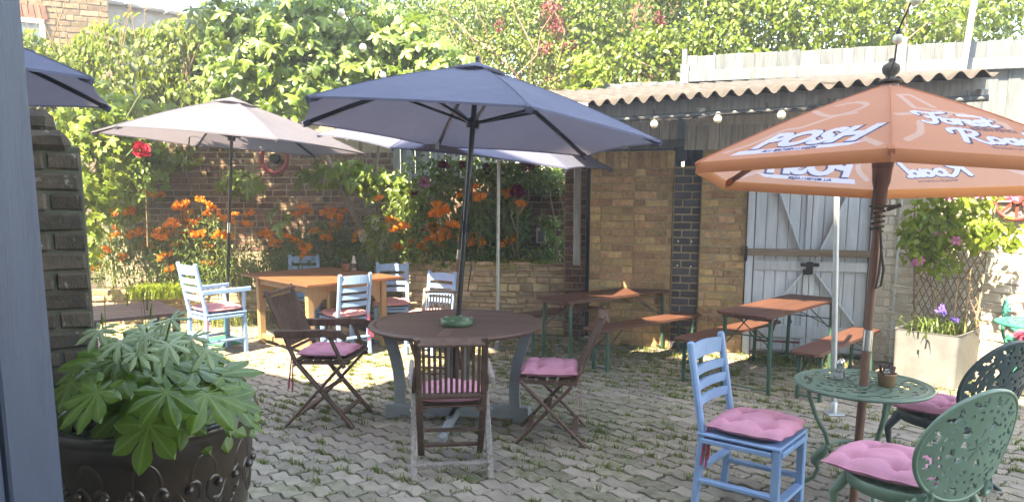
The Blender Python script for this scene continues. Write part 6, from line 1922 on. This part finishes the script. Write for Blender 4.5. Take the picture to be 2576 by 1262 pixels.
# ------------------------------------------------------------------ big glazed pot with fatsia
PC = Vector((-1.25, 2.52, 0))
stp = thing('stone_step', 'paved step below the glazed pot beside the open door', 'step', (-1.2, 2.2, 0), FA)
mb = MB(); mb.box((0, .1, .17), (1.6, 1.2, .36), ch=.01); mb.build('slab', m_paver_far, stp)
pot = thing('glazed_pot', 'large dark brown glazed pot with raised scroll and fan relief', 'pot', (PC.x, PC.y, .352))
prof = [(.0, .0), (.225, .0), (.245, .03), (.275, .25), (.300, .45), (.315, .60), (.322, .655), (.340, .668), (.345, .69), (.335, .705), (.305, .70), (.298, .64), (.29, .55)]
mb = MB(); mb.lathe(prof, 72); mb.build('body', m_pot, pot)
def pr_at(z):
    for (r0, z0), (r1, z1) in zip(prof[1:8], prof[2:9]):
        if z0 <= z <= z1: return r0 + (r1 - r0) * (z - z0) / (z1 - z0 + 1e-9)
    return .3
def on_pot(a, z, off=-.006): 
    r = pr_at(z) + off
    return Vector((r * math.cos(a), r * math.sin(a), z))
rl = MB()
for k in range(11):
    a0 = 2 * math.pi * k / 11 + .18
    for q in range(7):                                          # fan
        b = (q - 3) / 3
        rl.tube([on_pot(a0 + b * .03, .44), on_pot(a0 + b * .10, .50 - abs(b) * .01), on_pot(a0 + b * .15, .385 + .03 * abs(b) * abs(b))][::-1] if False else [on_pot(a0, .50), on_pot(a0 + b * .07, .45), on_pot(a0 + b * .145, .405 + .035 * b * b)], [.008, .010, .012], 8)
    rl.tube([on_pot(a0 + t * .17, .395 + .05 * t * t) for t in np.linspace(-1, 1, 9)], .012, 8)
    for s in (-1, 1):
        rl.tube([on_pot(a0 + s * (.17 + .075 * math.cos(t)), .485 + .04 * math.sin(t)) for t in np.linspace(-2.0, 2.6, 12)], .011, 8)
        rl.lathe([(.0, .0)] + [(.016 * math.sin(t), 0) for t in ()] + [(.001, .0)], 6) if False else None
        c = on_pot(a0 + s * .12, .50, .004)
        rl.lathe([(0, .016), (.012, .011), (.016, 0), (.012, -.011), (0, -.016)], 10, c=c)
    am = a0 + math.pi / 11
    rl.tube([on_pot(am + .14 * math.cos(t), .535 + .075 * math.sin(t)) for t in np.linspace(-.4, math.pi + .4, 16)], .0085, 8)
rl.build('relief', m_pot, pot)
mb = MB(); mb.lathe([(.0, .62), (.295, .62)], 30); mb.build('compost', m_earth, pot)

ft = plant('fatsia', 'large-leaved fatsia growing from the brown glazed pot in the left foreground', 'plant', (PC.x, PC.y, .97))
def fats(n, wid=.92, droop=.26, cup=.12, sin_=.40):
    angs = np.linspace(-132, 132, n)
    return shape_lobed([(a + random.gauss(0, 3), (1.0 - .38 * (abs(a) / 132) ** 1.5) * random.uniform(.93, 1.05)) for a in angs], sin_, wid=wid, cup=cup, droop=droop, fold=.022, ring=(.3, .55, .8, 1.0))
fat_sh = [shape_fingers(8, hw=.195, droop=.12, cup=.06), shape_fingers(8, droop=.22, hw=.19), shape_fingers(7, droop=.10, hw=.23, cup=.04), shape_fingers(7, droop=.18, hw=.225), shape_fingers(7, droop=.28, hw=.20)]
fat_me = [lobed_mesh('fatsia_leaf', s, m_fatsia) for s in fat_sh]
fat_new = [lobed_mesh('fatsia_leaf', s, m_fatsia_new) for s in (shape_fingers(7, droop=.22, hw=.155, core=.26, cup=.10), shape_fingers(8, droop=.34, hw=.14, core=.25, cup=.12))]
stems = MB()
inv = mat_of(ft).inverted()
def fat_leaf(p, nrm, tip, s, me):
    z = Vector(nrm).normalized(); y = Vector(tip); y = (y - z * y.dot(z)).normalized(); x = y.cross(z)
    o = link('leaf', me, ft)
    M4 = Matrix((x, y, z)).transposed().to_4x4(); M4.translation = p
    o.matrix_local = inv @ M4 @ Matrix.Scale(s, 4)
    b = PC + Vector((random.gauss(0, .06), random.gauss(0, .06), .98))
    b = b.lerp(Vector((p.x, p.y, .98)), .25)
    mid = b.lerp(p, .55) + Vector((0, 0, .07))
    stems.tube([b, mid, p - z * .002], [.006, .005, .0035], 6)
rf = random.Random(11)
N = 44
for i in range(N):
    t = (i + .5) / N
    az = i * 2.39996 + rf.gauss(0, .2)
    el = math.asin(min(1, .02 + .98 * (1 - t) ** .8))
    rad = .275 * (.58 + .42 * rf.random())
    c, s_ = math.cos(el), math.sin(el)
    p = PC + Vector((rad * c * math.cos(az) * 1.02, rad * c * math.sin(az), 1.02 + .34 * s_ * (.75 + .25 * rf.random()) - .03 * (1 - s_)))
    out = Vector((math.cos(az), math.sin(az), 0))
    nrm = out * (.16 + .22 * c) + Vector((0, -.26, .75 + .3 * s_)) + Vector((rf.gauss(0, .22), rf.gauss(0, .22), rf.gauss(0, .10)))
    tip = out + Vector((rf.gauss(0, .3), rf.gauss(0, .3) - .15, -.1))
    young = s_ > .86 and rf.random() < .9
    fat_leaf(p, nrm, tip, rf.uniform(.085, .11) if young else rf.uniform(.125, .17), rf.choice(fat_new) if young else rf.choice(fat_me))
for (px, py, Y, s, nr) in [(375, 1068, 2.13, .150, (-.1, -.9, .45)), (245, 985, 2.18, .150, (-.35, -.65, .8)), (420, 985, 2.12, .13, (.1, -.7, .8)), (520, 990, 2.2, .145, (.35, -.6, .8)), (575, 1000, 2.35, .14, (.6, -.5, .7)), (180, 960, 2.3, .14, (-.5, -.5, .8)), (300, 900, 2.35, .10, (-.1, -.6, .8)), (450, 1040, 2.25, .12, (.3, -.8, .4)), (560, 1060, 2.4, .11, (.6, -.7, .3))]:
    fat_leaf(at(px, py, Y), nr, (nr[0] * .4 - .05, nr[1] * .3, -1), s, random.choice(fat_me[:3]))
for (px, py, Y, s) in [(300, 860, 2.3, .085), (370, 850, 2.28, .08), (425, 865, 2.3, .085), (345, 885, 2.25, .075), (250, 830, 2.4, .09), (430, 800, 2.5, .08), (480, 850, 2.4, .085), (520, 880, 2.4, .09)]:
    fat_leaf(at(px, py, Y), (rf.gauss(0, .3), -.62 + rf.gauss(0, .2), .8), (rf.gauss(0, .8), -.5, -.3), s, random.choice(fat_new))
rebase(stems.build('stem', m_stem, ft), ft)
wdm = plant('wild_grass', 'few seeding grass stalks rising behind the fatsia leaves', 'plant', (-1.75, 3.2, 0))
mb = MB()
for k in range(6):
    x = random.uniform(-.12, .16)
    mb.tube([(x, 0, 0), (x + .02, 0, .8), (x + random.uniform(-.02, .05), 0, 1.25 + random.uniform(-.05, .15))], [.003, .0025, .0015], 5)
    mb.tube([(x + .03, 0, 1.22 + .02 * k), (x + .035, 0, 1.27 + .02 * k)], [.004, .003], 5)
mb.build('stalk', m_grass, wdm)

# unseen tree added above the frame to shade the brown brick wall
ov = plant('added_shade_tree', 'unseen tree added at the left to shade the old brown brick wall', 'tree', (-9.6, 9.3, 0))
foliage(ov, 3800, [(-8.2, 9.0, 5.2, 1.3, .55, .5, 1), (-6.6, 9.0, 5.15, 1.2, .5, .45, 1), (-5.2, 9.0, 5.15, 1.1, .5, .42, 1), (-3.9, 9.05, 5.15, 1.0, .45, .40, 1), (-2.9, 9.1, 5.1, .7, .4, .35, .6)], .13, LR, m_tree, shell=.1)
mb = MB(); mb.tube([(-9.6, 9.3, 0), (-9.4, 9.2, 3.2), (-8.6, 9.1, 4.8), (-6.5, 9.0, 5.1), (-3.5, 9.0, 5.15)], [.16, .13, .09, .05, .02], 8)
rebase(mb.build('trunk', m_bark, ov), ov)

# ------------------------------------------------------------------ thin volume added to lift dark tones, in place of lens glare
hz = bpy.data.materials.new('glare_haze'); hz.use_nodes = True
ht = hz.node_tree
ht.nodes.remove(ht.nodes['Principled BSDF'])
vol = ht.nodes.new('ShaderNodeVolumePrincipled')
vol.inputs['Color'].default_value = (.95, .96, 1, 1)
vol.inputs['Density'].default_value = .005
vol.inputs['Anisotropy'].default_value = .2
ht.links.new(vol.outputs[0], ht.nodes['Material Output'].inputs['Volume'])
mb = MB(); mb.add([(-122, -122, -1.05), (122, -122, -1.05), (122, 162, -1.05), (-122, 162, -1.05), (-122, -122, 11.5), (122, -122, 11.5), (122, 162, 11.5), (-122, 162, 11.5)], [(0, 1, 2, 3), (4, 5, 6, 7), (0, 1, 5, 4), (1, 2, 6, 5), (2, 3, 7, 6), (3, 0, 4, 7)])
props(mb.build('glare_haze', hz), kind='stuff')
